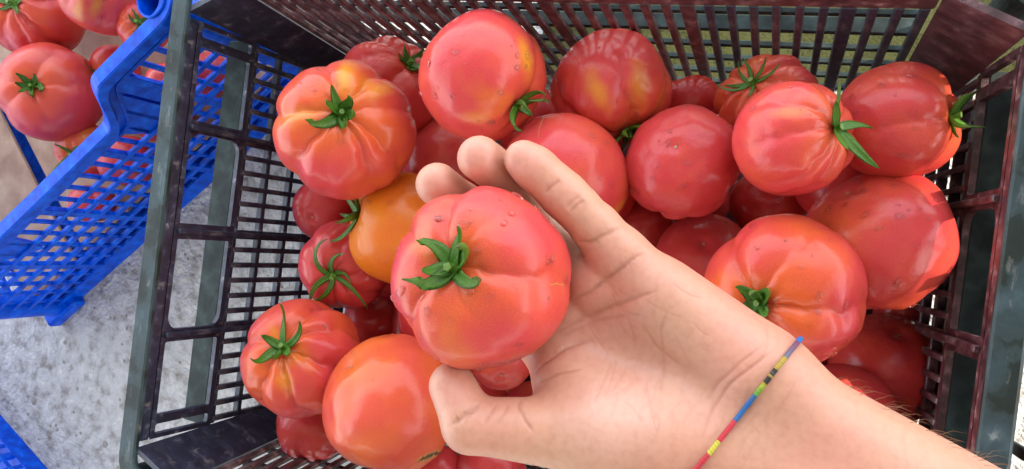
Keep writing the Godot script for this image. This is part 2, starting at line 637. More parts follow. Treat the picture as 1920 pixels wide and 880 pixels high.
func rim_mesh(hx: float, hz: float, corner: float, profile: PackedVector2Array, height: Callable, along := 16) -> ArrayMesh:
	# sweeps a profile (x outward, y up from the rim's top) round a rounded rectangle
	var rows := []
	var path := []
	for q in 4:
		var sx: float = [1, -1, -1, 1][q]
		var sz: float = [1, 1, -1, -1][q]
		for k in 7:
			var a := PI / 2 * (q + k / 6.0)
			path.append([Vector3(sx * (hx - corner) + cos(a) * corner, 0, sz * (hz - corner) + sin(a) * corner), Vector3(cos(a), 0, sin(a))])
		# points along the straight side that follows
		var e: Array = path[path.size() - 1]
		var nsx: float = [-1, -1, 1, 1][q]
		var nsz: float = [1, -1, -1, 1][q]
		var a2 := PI / 2 * (q + 1)
		var to := Vector3(nsx * (hx - corner) + cos(a2) * corner, 0, nsz * (hz - corner) + sin(a2) * corner)
		for k in range(1, along):
			path.append([(e[0] as Vector3).lerp(to, float(k) / along), e[1]])
	for p in path:
		var ring := PackedVector3Array()
		var y: float = height.call(p[0])
		for c in profile:
			ring.append(p[0] + p[1] * c.x + Vector3.UP * (y + c.y))
		rows.append(ring)
	return loft(rows, true, false)

func tube_mesh(r: float, wall: float, h: float) -> ArrayMesh:
	var rows := []
	for k in 28:
		var a := TAU * k / 28.0
		var d := Vector3(cos(a), 0, sin(a))
		rows.append(PackedVector3Array([d * r, d * r + Vector3.UP * (h - 0.0008), d * (r - 0.0008) + Vector3.UP * h, d * (r - wall + 0.0008) + Vector3.UP * h, d * (r - wall) + Vector3.UP * (h - 0.0008), d * (r - wall)]))
	return loft(rows, true, false)

func wall_frame(parent: Node3D, called: String, at: Vector3, outward: Vector3, lean: float) -> Node3D:
	# local x runs along the wall, y up the wall, z outward; the wall leans outward by lean
	var w := Node3D.new()
	w.name = called
	var x := Vector3.UP.cross(outward)
	var b := Basis(x, Vector3.UP, outward)
	w.transform = Transform3D(b.rotated(x, lean), at)
	parent.add_child(w, true)
	return w

func black_crate() -> void:
	var c := thing("crate", "black slatted plastic crate full of tomatoes under the hand", "crate")
	c.transform = Transform3D(Basis(Vector3.UP, deg_to_rad(-1.4)), Vector3(-0.163, 0.0, 0.029))
	var hx := 0.2665
	var hz := 0.1810
	var prof := PackedVector2Array([Vector2(0.0002, -0.004), Vector2(0.0002, -0.0012), Vector2(0.0014, 0), Vector2(0.0142, 0), Vector2(0.0156, -0.0014), Vector2(0.0156, -0.012), Vector2(0.013, -0.012), Vector2(0.013, -0.004)])
	part("rim", rim_mesh(hx, hz, 0.012, prof, func(_p): return 0.26), M.crate_rim, c)
	slab("crate_floor", c, M.crate_bounce_red, Vector3(0, 0.024, 0), Vector3(0.49, 0.008, 0.302), 0.001)
	var y_of := func(y: float): return y - 0.03
	# short walls: windows above a lattice of upright slots
	for s in [-1.0, 1.0]:
		var m: Material = M.crate if s < 0 else M.crate_bounce_red
		var w := wall_frame(c, "side_wall", Vector3(s * 0.246, 0.03, 0), Vector3(s, 0, 0), atan(0.0205 / 0.22))
		var zo := 0.0022
		slab("top_band", w, m, Vector3(0, 0.2240, zo), Vector3(0.318, 0.0118, 0.004))
		slab("foot_band", w, m, Vector3(0, 0.006, zo), Vector3(0.316, 0.016, 0.004))
		# windows, each a frame of its own
		var span := [[-0.1655, -0.1445, 0.002], [-0.1445, -0.0815, 0.002], [-0.0815, 0.0, 0.010], [0.0, 0.0815, 0.010], [0.0815, 0.1445, 0.002], [0.1445, 0.1655, 0.002]]
		for k in 6:
			var a: float = span[k][0]
			var b: float = span[k][1]
			if absf(a + b) * 0.5 > 0.15:
				b = minf(b, 0.159)
				a = maxf(a, -0.159)
			var r: float = span[k][2]
			var open: float = (b - a) - (0.012 if k == 2 or k == 3 else 0.007)
			# the two middle windows share one rounded hand hole: only their far corners are round
			var radii := PackedFloat32Array([r, r, r, r])
			if k == 2:
				radii = PackedFloat32Array([0.001, r, r, 0.001])
			elif k == 3:
				radii = PackedFloat32Array([r, 0.001, 0.001, r])
			if open > 0.002:
				part("window_frame", window_plate(b - a, 0.0595, open, 0.051, radii, 0.004), m, w, Transform3D(Basis(), Vector3((a + b) / 2, 0.18825, zo)))
		# the shelf outside the windows' lower edge, and lower stiffening rails
		slab("outer_shelf", w, M.crate_outer, Vector3(0, 0.1605, 0.0157), Vector3(0.318, 0.0042, 0.0225))
		slab("outer_shelf", w, M.crate_outer, Vector3(0, 0.2255, 0.0105), Vector3(0.318, 0.0035, 0.0125))
		if s > 0:
			slab("outer_skirt", w, M.crate_outer, Vector3(0, 0.1265, 0.0262), Vector3(0.318, 0.143, 0.0030))  # dark outer panel, extended low to block sun from the lower fruit
			for k in 7:
				slab("unseen_skirt_post", w, M.crate_outer, Vector3((k - 3) * 0.0500, 0.2105, 0.0262), Vector3(0.0065, 0.024, 0.0030))  # hidden from view, placed to cast bars across the sun spots
		for k in 5:
			slab("horizontal_bar", w, m, Vector3(0, [0.0365, 0.0665, 0.0965, 0.127, 0.156][k], zo + 0.0014), Vector3(0.316, 0.0046, 0.0062))
		var us := []
		for k in range(-12, 13):
			us.append(k * 0.01285)
		for u in us:
			var major: bool = absf(u) < 0.002 or absf(absf(u) - 0.0771) < 0.002
			slab("upright_bar", w, m, Vector3(u, 0.0855, zo - 0.0003), Vector3(0.0075 if major else 0.0042, 0.142, 0.0044))
			if major:
				slab("ridge", w, m, Vector3(u * 1.03, 0.1125, -0.0014), Vector3(0.0040, 0.206, 0.0034))
	# long walls: a lattice all the way up, rails outside
	for s in [-1.0, 1.0]:
		var m: Material = M.crate_bounce_red
		var w := wall_frame(c, "long_wall", Vector3(0, 0.03, s * 0.164), Vector3(0, 0, s), atan(0.0170 / 0.22))
		slab("top_band", w, m, Vector3(0, 0.2185, 0.0022), Vector3(0.452, 0.0215, 0.0042))
		slab("foot_band", w, m, Vector3(0, 0.006, 0.0022), Vector3(0.452, 0.018, 0.0042))
		for k in 6:
			slab("horizontal_bar", w, M.crate_outer, Vector3(0, [0.036, 0.066, 0.096, 0.126, 0.156, 0.186][k], 0.0095 if k == 4 else 0.0062), Vector3(0.452, 0.0042, 0.0105 if k == 4 else 0.0040))
		var n := 35
		for k in n:
			var u := (k - (n - 1) * 0.5) * 0.01305
			var major := k % 7 == 3
			slab("upright_bar", w, M.crate if (k < 10) == (s < 0) and k < 10 else m, Vector3(u, 0.1115, 0.0020), Vector3(0.0085 if major else 0.0050, 0.192, 0.0046))
	# corners: a flat chamfered panel inside, a stacking tube outside
	for sx in [-1.0, 1.0]:
		for sz in [-1.0, 1.0]:
			var m: Material = M.crate if sx < 0 else M.crate_bounce_red
			var p0 := Vector3(sx * 0.2462, 0.030, sz * 0.1480)
			var p1 := Vector3(sx * 0.2255, 0.030, sz * 0.1640)
			var q0 := Vector3(sx * 0.2668, 0.2575, sz * 0.1625)
			var q1 := Vector3(sx * 0.2270, 0.2575, sz * 0.1814)
			var out := Vector3(sx * 0.55, 0, sz * 0.84) * 0.004
			part("corner_panel", loft([PackedVector3Array([p0, p1, p1 + out, p0 + out]), PackedVector3Array([q0, q1, q1 + out, q0 + out])], false, false), m, c)
			part("stacking_tube", tube_mesh(0.0130, 0.0026, 0.236), M.crate_outer, c, Transform3D(Basis(), Vector3(sx * 0.2715, 0.022, sz * 0.1920)))

func blue_height(u: float) -> float:
	# the rim of the short sides dips in the middle for the hands
	return lerpf(0.192, 0.240, smoothstep(0.090, 0.146, absf(u)))

func curved_band(hw: float, drop0: float, drop1: float, z: float, th: float, widen := 0.0) -> ArrayMesh:
	var rows := []
	for k in 97:
		var u := -hw + 2.0 * hw * k / 96.0
		var y := blue_height(u)
		var d1 := drop1 + widen * smoothstep(0.080, 0.098, absf(u)) * (1.0 - smoothstep(0.142, 0.158, absf(u)))
		rows.append(PackedVector3Array([Vector3(u, y - drop0, z - th / 2), Vector3(u, y - drop0, z + th / 2), Vector3(u, y - d1, z + th / 2), Vector3(u, y - d1, z - th / 2)]))
	return loft(rows, false, false)

func blue_crate(label: String) -> Node3D:
	var c := thing("plastic_crate", label, "crate", "blue lattice crates left of the black crate")
	var hx := 0.2335
	var hz := 0.292
	var prof := PackedVector2Array([Vector2(-0.002, -0.012), Vector2(-0.002, -0.0012), Vector2(-0.0008, 0), Vector2(0.0105, 0), Vector2(0.0117, -0.0012), Vector2(0.0117, -0.011), Vector2(0.0098, -0.011), Vector2(0.0098, -0.003), Vector2(0.0005, -0.003), Vector2(0.0005, -0.012)])
	var high := func(p: Vector3): return blue_height(p.x) if absf(p.z) > hz - 0.012 else 0.240
	part("rim", rim_mesh(hx, hz, 0.014, prof, high, 90), M.blue, c)
	slab("crate_floor", c, M.blue, Vector3(0, 0.016, 0), Vector3(0.449, 0.006, 0.566), 0.001)
	for s in [-1.0, 1.0]:
		var w := wall_frame(c, "side_wall", Vector3(0, 0, s * (hz - 0.004)), Vector3(0, 0, s), 0.0)
		part("curved_band", curved_band(hx - 0.008, 0.011, 0.026, 0.0, 0.0034, 0.050), M.blue, w)
		part("band_ridge", curved_band(hx - 0.012, 0.0245, 0.0280, 0.0032, 0.0034), M.blue, w)
		part("band_ridge", curved_band(hx - 0.012, 0.0145, 0.0165, 0.0026, 0.0030), M.blue, w)
		slab("foot_band", w, M.blue, Vector3(0, 0.012, 0.001), Vector3(0.455, 0.024, 0.0042))
		for k in 25:
			var u := (k - 12) * 0.0186
			var top := blue_height(u) - 0.024
			var major := k % 5 == 0
			slab("upright_bar", w, M.blue, Vector3(u, (top + 0.022) / 2, 0.0 if not major else 0.0012), Vector3(0.0085 if major else 0.0050, top - 0.022, 0.0034 if not major else 0.0060))
		for k in 8:
			var y := 0.040 + k * 0.0190
			var m := 1 if y < 0.150 else 2
			if y > 0.150 and y < 0.17:
				m = 2
			if m == 1:
				slab("horizontal_bar", w, M.blue, Vector3(0, y, 0.0026), Vector3(0.453, 0.0056, 0.0044))
			else:
				for e in [-1.0, 1.0]:
					slab("horizontal_bar", w, M.blue, Vector3(e * 0.1900, y, 0.0026), Vector3(0.073, 0.0056, 0.0044))
	for s in [-1.0, 1.0]:
		var w := wall_frame(c, "long_wall", Vector3(s * (hx - 0.004), 0, 0), Vector3(s, 0, 0), 0.0)
		slab("top_band", w, M.blue, Vector3(0, 0.217, 0.0), Vector3(0.572, 0.026, 0.0034))
		slab("foot_band", w, M.blue, Vector3(0, 0.012, 0.001), Vector3(0.572, 0.024, 0.0042))
		for k in 27:
			slab("upright_bar", w, M.blue, Vector3((k - 13) * 0.0206, 0.114, 0.0), Vector3(0.0085 if k % 5 == 1 else 0.0050, 0.180, 0.0034))
		for k in 9:
			slab("horizontal_bar", w, M.blue, Vector3(0, 0.040 + k * 0.0190, 0.0026), Vector3(0.570, 0.0056, 0.0044))
	for sx in [-1.0, 1.0]:
		for sz in [-1.0, 1.0]:
			part("stacking_tube", tube_mesh(0.0140, 0.0018, 0.238), M.blue, c, Transform3D(Basis(), Vector3(sx * (hx - 0.010), 0.004, sz * (hz - 0.010))))
			slab("tube_floor", c, M.blue, Vector3(sx * (hx - 0.010), 0.185, sz * (hz - 0.010)), Vector3(0.017, 0.003, 0.017))
			slab("foot", c, M.blue, Vector3(sx * (hx - 0.012), 0.009, sz * (hz - 0.008)), Vector3(0.052, 0.018, 0.034), 0.003)
	return c

# ---------------------------------------------------------------- the hand
var palm: Array = []
var fingers: Array = []
var creases: Array = []
var blush_and_shade: Array = []
var use_creases: Array = []
var use_palm: Array = []
var use_fingers: Array = []

func cone_dist(p: Vector3, c: Array) -> float:
	var a: Vector3 = c[0]
	var ab: Vector3 = c[1] - a
	var t := clampf((p - a).dot(ab) / ab.length_squared(), 0.0, 1.0)
	return (p - a - ab * t).length() - lerpf(c[2], c[3], t)

func smin(a: float, b: float, k: float) -> float:
	var h := maxf(k - absf(a - b), 0.0) / k
	return minf(a, b) - h * h * k * 0.25

func body_dist(p: Vector3) -> float:
	var d := 1.0
	for c in use_palm:
		d = smin(d, cone_dist(p, c), 0.016)
	var df := 1.0
	for f in use_fingers:
		var e := 1.0
		for c in f:
			e = smin(e, cone_dist(p, c), 0.0035)
		df = smin(df, e, 0.0012)
	return smin(d, df, 0.009)

func crease_at(p: Vector3) -> Vector2:
	# (depth of the groove, how dark it is)
	var out := Vector2()
	for c in use_creases:
		var w: float = c[1]
		if (p - (c[3] as Vector3)).length() > c[4] + w * 9.0:
			continue
		var pts: Array = c[0]
		var best := 1.0
		var along := 0.0
		for k in pts.size() - 1:
			var a: Vector3 = pts[k]
			var e: Vector3 = pts[k + 1] - a
			var t := clampf((p - a).dot(e) / e.length_squared(), 0.0, 1.0)
			var dd := (p - a - e * t).length()
			if dd < best:
				best = dd
				along = (k + t) / (pts.size() - 1)
		var fade := smoothstep(0.0, 0.3, along) * smoothstep(1.0, 0.72, along)
		w *= 0.8 + 0.25 * fade
		var g := exp(-pow(best / w, 2.0)) * fade
		out.x += 0.35 * c[2] * exp(-pow(best / (w * 4.0), 2.0)) * fade
		out.x += 0.85 * c[2] * g
		out.y = maxf(out.y, g * minf(c[2] / 0.0006, 1.0))
	return out

func full_dist(p: Vector3) -> float:
	return body_dist(p) + crease_at(p).x

func pick(mid: Vector3, reach: float) -> void:
	use_palm = []
	use_fingers = []
	for c in palm:
		if cone_dist(mid, c) < reach + 0.034:
			use_palm.append(c)
	for f in fingers:
		var u := []
		for c in f:
			if cone_dist(mid, c) < reach + 0.022:
				u.append(c)
		if u.size():
			use_fingers.append(u)
	use_creases = []
	for c in creases:
		if (mid - (c[3] as Vector3)).length() < c[4] + reach + 0.008:
			use_creases.append(c)

func settle_creases() -> void:
	# more points along each crease, every one laid on the skin
	use_palm = palm
	use_fingers = fingers
	for c in creases:
		var pts := []
		var old: Array = c[0]
		for k in old.size() - 1:
			var last := 3 if k == old.size() - 2 else 2
			for i in last:
				var p: Vector3 = (old[k] as Vector3).cubic_interpolate(old[k + 1], old[maxi(k - 1, 0)], old[mini(k + 2, old.size() - 1)], i / 2.0)
				var h := 0.0006
				for n in 2:
					var g := Vector3(body_dist(p + Vector3(h, 0, 0)) - body_dist(p - Vector3(h, 0, 0)), body_dist(p + Vector3(0, h, 0)) - body_dist(p - Vector3(0, h, 0)), body_dist(p + Vector3(0, 0, h)) - body_dist(p - Vector3(0, 0, h))).normalized()
					p -= g * body_dist(p)
				pts.append(p)
		c[0] = pts

func body_mesh(cell: float) -> ArrayMesh:
	var lo := Vector3.ONE * 9.0
	var hi := -lo
	var all := palm.duplicate()
	for f in fingers:
		all.append_array(f)
	for c in all:
		for e in 2:
			var r: Vector3 = Vector3.ONE * (c[2 + e] + 0.006)
			lo = lo.min(c[e] - r)
			hi = hi.max(c[e] + r)
	var nb := 6
	var bs := cell * nb
	var nx := int(ceil((hi.x - lo.x) / bs))
	var ny := int(ceil((hi.y - lo.y) / bs))
	var nzz := int(ceil((hi.z - lo.z) / bs))
	var vid := {}
	var verts := PackedVector3Array()
	var norms := PackedVector3Array()
	var cols := PackedColorArray()
	var crossed := []
	var s := nb + 1
	var vals := PackedFloat32Array()
	vals.resize(s * s * s)
	var half := bs * 0.5
	for bx in nx:
		for by in ny:
			for bz in nzz:
				var o := lo + Vector3(bx, by, bz) * bs
				var mid := o + Vector3.ONE * half
				pick(mid, half * 1.74)
				if use_palm.is_empty() and use_fingers.is_empty():
					continue
				var dm := body_dist(mid)
				if absf(dm) > half * 1.74 + 0.002:
					continue
				var i := 0
				for x in s:
					for y in s:
						for z in s:
							vals[i] = body_dist(o + Vector3(x, y, z) * cell)
							i += 1
				for x in nb:
					for y in nb:
						for z in nb:
							var base := (x * s + y) * s + z
							var c8 := [vals[base], vals[base + s * s], vals[base + s], vals[base + s * s + s], vals[base + 1], vals[base + s * s + 1], vals[base + s + 1], vals[base + s * s + s + 1]]
							var neg := 0
							for q in 8:
								if c8[q] < 0.0:
									neg += 1
							if neg == 0 or neg == 8:
								continue
							var sum := Vector3()
							var cnt := 0
							for e in [[0, 1], [2, 3], [4, 5], [6, 7], [0, 2], [1, 3], [4, 6], [5, 7], [0, 4], [1, 5], [2, 6], [3, 7]]:
								var va: float = c8[e[0]]
								var vb: float = c8[e[1]]
								if (va < 0.0) != (vb < 0.0):
									var pa := Vector3(e[0] & 1, (e[0] >> 1) & 1, (e[0] >> 2) & 1)
									var pb := Vector3(e[1] & 1, (e[1] >> 1) & 1, (e[1] >> 2) & 1)
									sum += pa.lerp(pb, va / (va - vb))
									cnt += 1
							var p := o + (Vector3(x, y, z) + sum / cnt) * cell
							var gx := bx * nb + x
							var gy := by * nb + y
							var gz := bz * nb + z
							var h := 0.0007
							var g := Vector3(full_dist(p + Vector3(h, 0, 0)) - full_dist(p - Vector3(h, 0, 0)), full_dist(p + Vector3(0, h, 0)) - full_dist(p - Vector3(0, h, 0)), full_dist(p + Vector3(0, 0, h)) - full_dist(p - Vector3(0, 0, h)))
							g = g.normalized()
							p -= g * full_dist(p)
							vid[Vector3i(gx, gy, gz)] = verts.size()
							verts.append(p)
							norms.append(g)
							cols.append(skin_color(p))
							# edges that leave the cell's low corner: which of the three are crossed, and which way
							crossed.append([gx, gy, gz, c8[0] < 0.0, (c8[0] < 0.0) != (c8[1] < 0.0), (c8[0] < 0.0) != (c8[2] < 0.0), (c8[0] < 0.0) != (c8[4] < 0.0)])
	var idx := PackedInt32Array()
	for c in crossed:
		for ax in 3:
			if not c[4 + ax]:
				continue
			var u := Vector3i()
			var w := Vector3i()
			u[(ax + 1) % 3] = 1
			w[(ax + 2) % 3] = 1
			var g := Vector3i(c[0], c[1], c[2])
			var q := [vid.get(g, -1), vid.get(g - u, -1), vid.get(g - u - w, -1), vid.get(g - w, -1)]
			if q.min() < 0:
				continue
			if c[3]:
				idx.append_array(PackedInt32Array([q[0], q[2], q[1], q[0], q[3], q[2]]))
			else:
				idx.append_array(PackedInt32Array([q[0], q[1], q[2], q[0], q[2], q[3]]))
	for reach in [0.0034, 0.0020, 0.0011]:
		idx = refine(verts, norms, cols, idx, reach)
	for k in range(0, idx.size(), 3):
		var a := idx[k]
		var b := idx[k + 1]
		var c := idx[k + 2]
		if (verts[c] - verts[a]).cross(verts[b] - verts[a]).dot(norms[a] + norms[b] + norms[c]) < 0.0:
			idx[k + 1] = c
			idx[k + 2] = b
	return to_mesh(verts, norms, idx, cols)

func fine_creases(wrist: Vector3, ahead: Vector3, across: Vector3, out: Vector3, length: float) -> void:
	# many faint lines over the palm, the ball of the thumb and the wrist
	rng.seed = 41
	use_palm = palm
	use_fingers = fingers
	for k in 38:
		var f := rv(0.05, 0.95)
		var s := rv(-0.9, 0.8)
		var ang := 0.0
		var l := rv(0.010, 0.026)
		if k < 14:
			f = rv(0.15, 0.85)
			s = rv(-1.0, -0.1)
			ang = rv(0.9, 1.9)
		elif k < 28:
			f = rv(0.35, 0.95)
			ang = rv(-0.5, 0.9)
		else:
			f = rv(-0.12, 0.14)
			ang = PI / 2 + rv(-0.35, 0.35)
			l = rv(0.014, 0.034)
		var bend := rv(-0.6, 0.6)
		var pts := []
		for i in 4:
			var t := i / 3.0 - 0.5
			var a := ang + bend * t
			var p := wrist + ahead * (f * length + cos(a) * l * t) + across * (s * 0.034 + sin(a) * l * t) + out * 0.05
			for n in 40:
				var d := body_dist(p)
				if d < 0.0001:
					break
				p -= out * d * 0.8
			pts.append(p)
		var mid: Vector3 = (pts[1] + pts[2]) * 0.5
		creases.append([pts, rv(0.00040, 0.00055), rv(0.0001, 0.00022), mid, l * 0.75])

func near_crease(p: Vector3, reach: float) -> bool:
	for c in creases:
		if reach < 0.0015 and c[2] < 0.0006:
			continue
		var far: float = minf(reach, c[1] * 2.8)
		if (p - (c[3] as Vector3)).length() > c[4] + far:
			continue
		var pts: Array = c[0]
		for k in pts.size() - 1:
			var a: Vector3 = pts[k]
			var e: Vector3 = pts[k + 1] - a
			if (p - a - e * clampf((p - a).dot(e) / e.length_squared(), 0.0, 1.0)).length() < far:
				return true
	return false

func refine(verts: PackedVector3Array, norms: PackedVector3Array, cols: PackedColorArray, idx: PackedInt32Array, reach: float) -> PackedInt32Array:
	# splits the edges near the skin's creases so that the creases come out fine
	var mids := {}
	var out := PackedInt32Array()
	for t in range(0, idx.size(), 3):
		var m := [-1, -1, -1]
		for e in 3:
			var a := idx[t + e]
			var b := idx[t + (e + 1) % 3]
			var key := mini(a, b) * 1000000 + maxi(a, b)
			if not mids.has(key):
				var p := (verts[a] + verts[b]) * 0.5
				if near_crease(p, reach):
					pick(p, 0.003)
					var h := 0.0004
					var g := Vector3(full_dist(p + Vector3(h, 0, 0)) - full_dist(p - Vector3(h, 0, 0)), full_dist(p + Vector3(0, h, 0)) - full_dist(p - Vector3(0, h, 0)), full_dist(p + Vector3(0, 0, h)) - full_dist(p - Vector3(0, 0, h))).normalized()
					p -= g * full_dist(p)
					mids[key] = verts.size()
					verts.append(p)
					norms.append(g)
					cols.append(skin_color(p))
				else:
					mids[key] = -1
			m[e] = mids[key]
		var v := [idx[t], idx[t + 1], idx[t + 2]]
		var n := 0
		for e in 3:
			if m[e] >= 0:
				n += 1
		if n == 0:
			out.append_array(PackedInt32Array(v))
		elif n == 3:
			out.append_array(PackedInt32Array([v[0], m[0], m[2], m[0], v[1], m[1], m[2], m[1], v[2], m[0], m[1], m[2]]))
		elif n == 1:
			var e := 0 if m[0] >= 0 else (1 if m[1] >= 0 else 2)
			var a: int = v[e]
			var b: int = v[(e + 1) % 3]
			var c: int = v[(e + 2) % 3]
			out.append_array(PackedInt32Array([a, m[e], c, m[e], b, c]))
		else:
			var e := 0 if m[0] < 0 else (1 if m[1] < 0 else 2)
			# edge e stays whole: a-b; b-c and c-a are split
			var a: int = v[e]
			var b: int = v[(e + 1) % 3]
			var c: int = v[(e + 2) % 3]
			var mb: int = m[(e + 1) % 3]
			var mc: int = m[(e + 2) % 3]
			out.append_array(PackedInt32Array([a, b, mb, a, mb, mc, mc, mb, c]))
	return out

func skin_color(p: Vector3) -> Color:
	var n := nz.get_noise_3dv(p * 5200.0) * 0.5 + 0.5
	var n2 := nz.get_noise_3dv(p * 1600.0 + Vector3(40, 0, 0)) * 0.5 + 0.5
	var col := Color(0.580, 0.318, 0.216).lerp(Color(0.600, 0.265, 0.192), clampf(n2 * 1.6 - 0.3, 0.0, 1.0))
	col = col.lerp(Color(0.54, 0.31, 0.195), 0.4 * n)
	for b in blush_and_shade:
		var d: float = ((p - (b[0] as Vector3)).length()) / b[1]
		if d < 1.0:
			col = col.lerp(b[2], b[3] * smoothstep(1.0, 0.2, d) * (0.7 + 0.6 * n))
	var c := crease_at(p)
	return col.lerp(Color(0.38, 0.13, 0.08), 0.75 * c.y)  # crease lines darkened and reddened in the skin colour

# ---------------------------------------------------------------- the scene
func _ready() -> void:
	var cam := Camera3D.new()
	cam.name = "camera"
	cam.transform = Transform3D(Basis(Vector3(0.93804, -0.33194, -0.09950), Vector3(-0.09380, 0.03319, -0.99504), Vector3(0.33360, 0.94272, 0.00000)), Vector3(0, 0.7, 0))
	cam.fov = rad_to_deg(2.0 * atan(440.0 / 1420.0))
	cam.near = 0.02
	cam.far = 200.0
	cam.current = true
	add_child(cam)
	var env := Environment.new()
	env.background_mode = Environment.BG_SKY
	var sky := ProceduralSkyMaterial.new()
	sky.sky_top_color = Color(0.70, 0.74, 0.80)
	sky.sky_horizon_color = Color(0.95, 0.94, 0.92)
	sky.sky_curve = 0.22
	sky.ground_bottom_color = Color(0.35, 0.34, 0.32)
	sky.ground_horizon_color = Color(0.7, 0.7, 0.68)
	sky.sky_energy_multiplier = 1.3
	env.sky = Sky.new()
	env.sky.sky_material = sky
	env.tonemap_mode = Environment.TONE_MAPPER_LINEAR
	env.tonemap_exposure = 3.35
	env.sdfgi_enabled = true
	env.ssao_enabled = true
	env.ssil_enabled = true
	var we := WorldEnvironment.new()
	we.name = "world"
	we.environment = env
	add_child(we)
	var sun := DirectionalLight3D.new()
	sun.name = "sun"
	sun.light_energy = 0.8
	sun.light_color = Color(1.0, 0.95, 0.87)
	sun.light_angular_distance = 0.5
	sun.shadow_enabled = true
	add_child(sun)
	var to_sun := Vector3(0.80, 0.50, -0.30).normalized()
	sun.look_at_from_position(to_sun * 5.0, Vector3(), Vector3.UP)

	nz.seed = 5
	nz.frequency = 0.008
	nz.noise_type = FastNoiseLite.TYPE_SIMPLEX_SMOOTH
	nz.fractal_octaves = 2
	make_materials()
	ground()
	unseen_canopy()
	black_crate()
	blue_side()
	tomatoes()
	hand()

func ground() -> void:
	var pm := PlaneMesh.new()
	pm.size = Vector2(120, 120)
	struct("ground", pm, M.concrete, "rough pale grey concrete ground under the crates")
	# loose grit on the concrete
	rng.seed = 77
	var st := SurfaceTool.new()
	st.begin(Mesh.PRIMITIVE_TRIANGLES)
	for k in 420:
		var p := Vector3(rv(-0.95, -0.38), 0.0, rv(-0.15, 0.42))
		var r := rv(0.0008, 0.0026) if rng.randf() < 0.93 else rv(0.003, 0.0055)
		var pts := []
		for j in 6:
			var a := TAU * j / 6.0
			pts.append(p + Vector3(cos(a) * r * rv(0.7, 1.2), 0, sin(a) * r * rv(0.7, 1.2)))
		var top := p + Vector3(rv(-0.3, 0.3) * r, r * rv(0.5, 0.9), rv(-0.3, 0.3) * r)
		for j in 6:
			quad(st, pts[j], pts[(j + 1) % 6], top, top, (pts[j] - p) + Vector3.UP * r)
	var grit := part("grit", st.commit(), M.grit, self)
	grit.set_meta("kind", "stuff")
	grit.set_meta("label", "loose grit scattered on the grey concrete beside the crates")
	grit.set_meta("category", "grit")
	# an olive cloth beyond the black crate
	var st2 := SurfaceTool.new()
	st2.begin(Mesh.PRIMITIVE_TRIANGLES)
	var pts2 := {}
	for i in 41:
		for j in 31:
			var x := -0.235 + 0.75 * i / 40.0
			var z := -0.80 + 0.645 * j / 30.0
			pts2[Vector2i(i, j)] = Vector3(x, 0.008 + 0.004 * nz.get_noise_2d(x * 1500.0, z * 1500.0), z)
	for i in 40:
		for j in 30:
			quad(st2, pts2[Vector2i(i, j)], pts2[Vector2i(i + 1, j)], pts2[Vector2i(i + 1, j + 1)], pts2[Vector2i(i, j + 1)], Vector3.UP)
	tag(part("ground_sheet", st2.commit(), M.olive, self), "speckled olive sheet on the ground behind the black crate", "sheet")

func unseen_canopy() -> void:
	# an awning out of view, placed to keep the sun off the heap
	var c := thing("unseen_awning", "pale canvas awning out of view, placed to shade the crates", "awning")
	c.position = Vector3(0.545, 0, 0.155)
	var cloth := part("canvas", bbox(Vector3(4.77, 0.006, 3.03), 0.001), M.canvas, c, Transform3D(Basis(), Vector3(0, 2.0, 0)))
	cloth.name = "canvas"
	part("unseen_curtain", bbox(Vector3(4.5, 1.55, 0.006), 0.001), M.canvas, c, Transform3D(Basis(), Vector3(0, 1.215, 1.54)))  # out of view, placed to cut the light from the near side
	for sx in [-1.0, 1.0]:
		for sz in [-1.0, 1.0]:
			part("post", tube_mesh(0.02, 0.004, 1.994), M.post, c, Transform3D(Basis(), Vector3(sx * 2.30, 0, sz * 1.50)))

func blue_side() -> void:
	var turn := atan2(0.656, 0.755)
	var along := Vector3(-0.755, 0, 0.656)
	var inward := Vector3(-0.656, 0, -0.755)
	var c1 := Vector3(-0.478, 0, -0.128)
	var a := blue_crate("bright blue lattice crate holding tomatoes, beside the black crate")
	a.transform = Transform3D(Basis(-along, Vector3.UP, -inward), c1 + along * 0.2082 + inward * 0.3037)
	var b := a.duplicate()
	b.name = numbered("plastic_crate")
	add_child(b)
	b.set_meta("label", "dark blue crate of which only a corner shows on the concrete")
	b.transform = Transform3D(Basis(Vector3.UP, deg_to_rad(-30)), Vector3(-1.030, 0, 0.560))
	# cardboard liner of two sheets
	var l := thing("cardboard_liner", "brown cardboard liner under the tomatoes in the blue crate", "cardboard")
	l.transform = Transform3D(a.transform.basis, a.transform.origin + Vector3(0, 0.047, 0))
	part("sheet", bbox(Vector3(0.086, 0.004, 0.555), 0.0006), M.cardboard, l, Transform3D(Basis(), Vector3(-0.1800, 0.0, 0.0)))
	part("sheet", bbox(Vector3(0.338, 0.004, 0.555), 0.0006), M.cardboard, l, Transform3D(Basis(), Vector3(0.0510, 0.002, 0.0)))

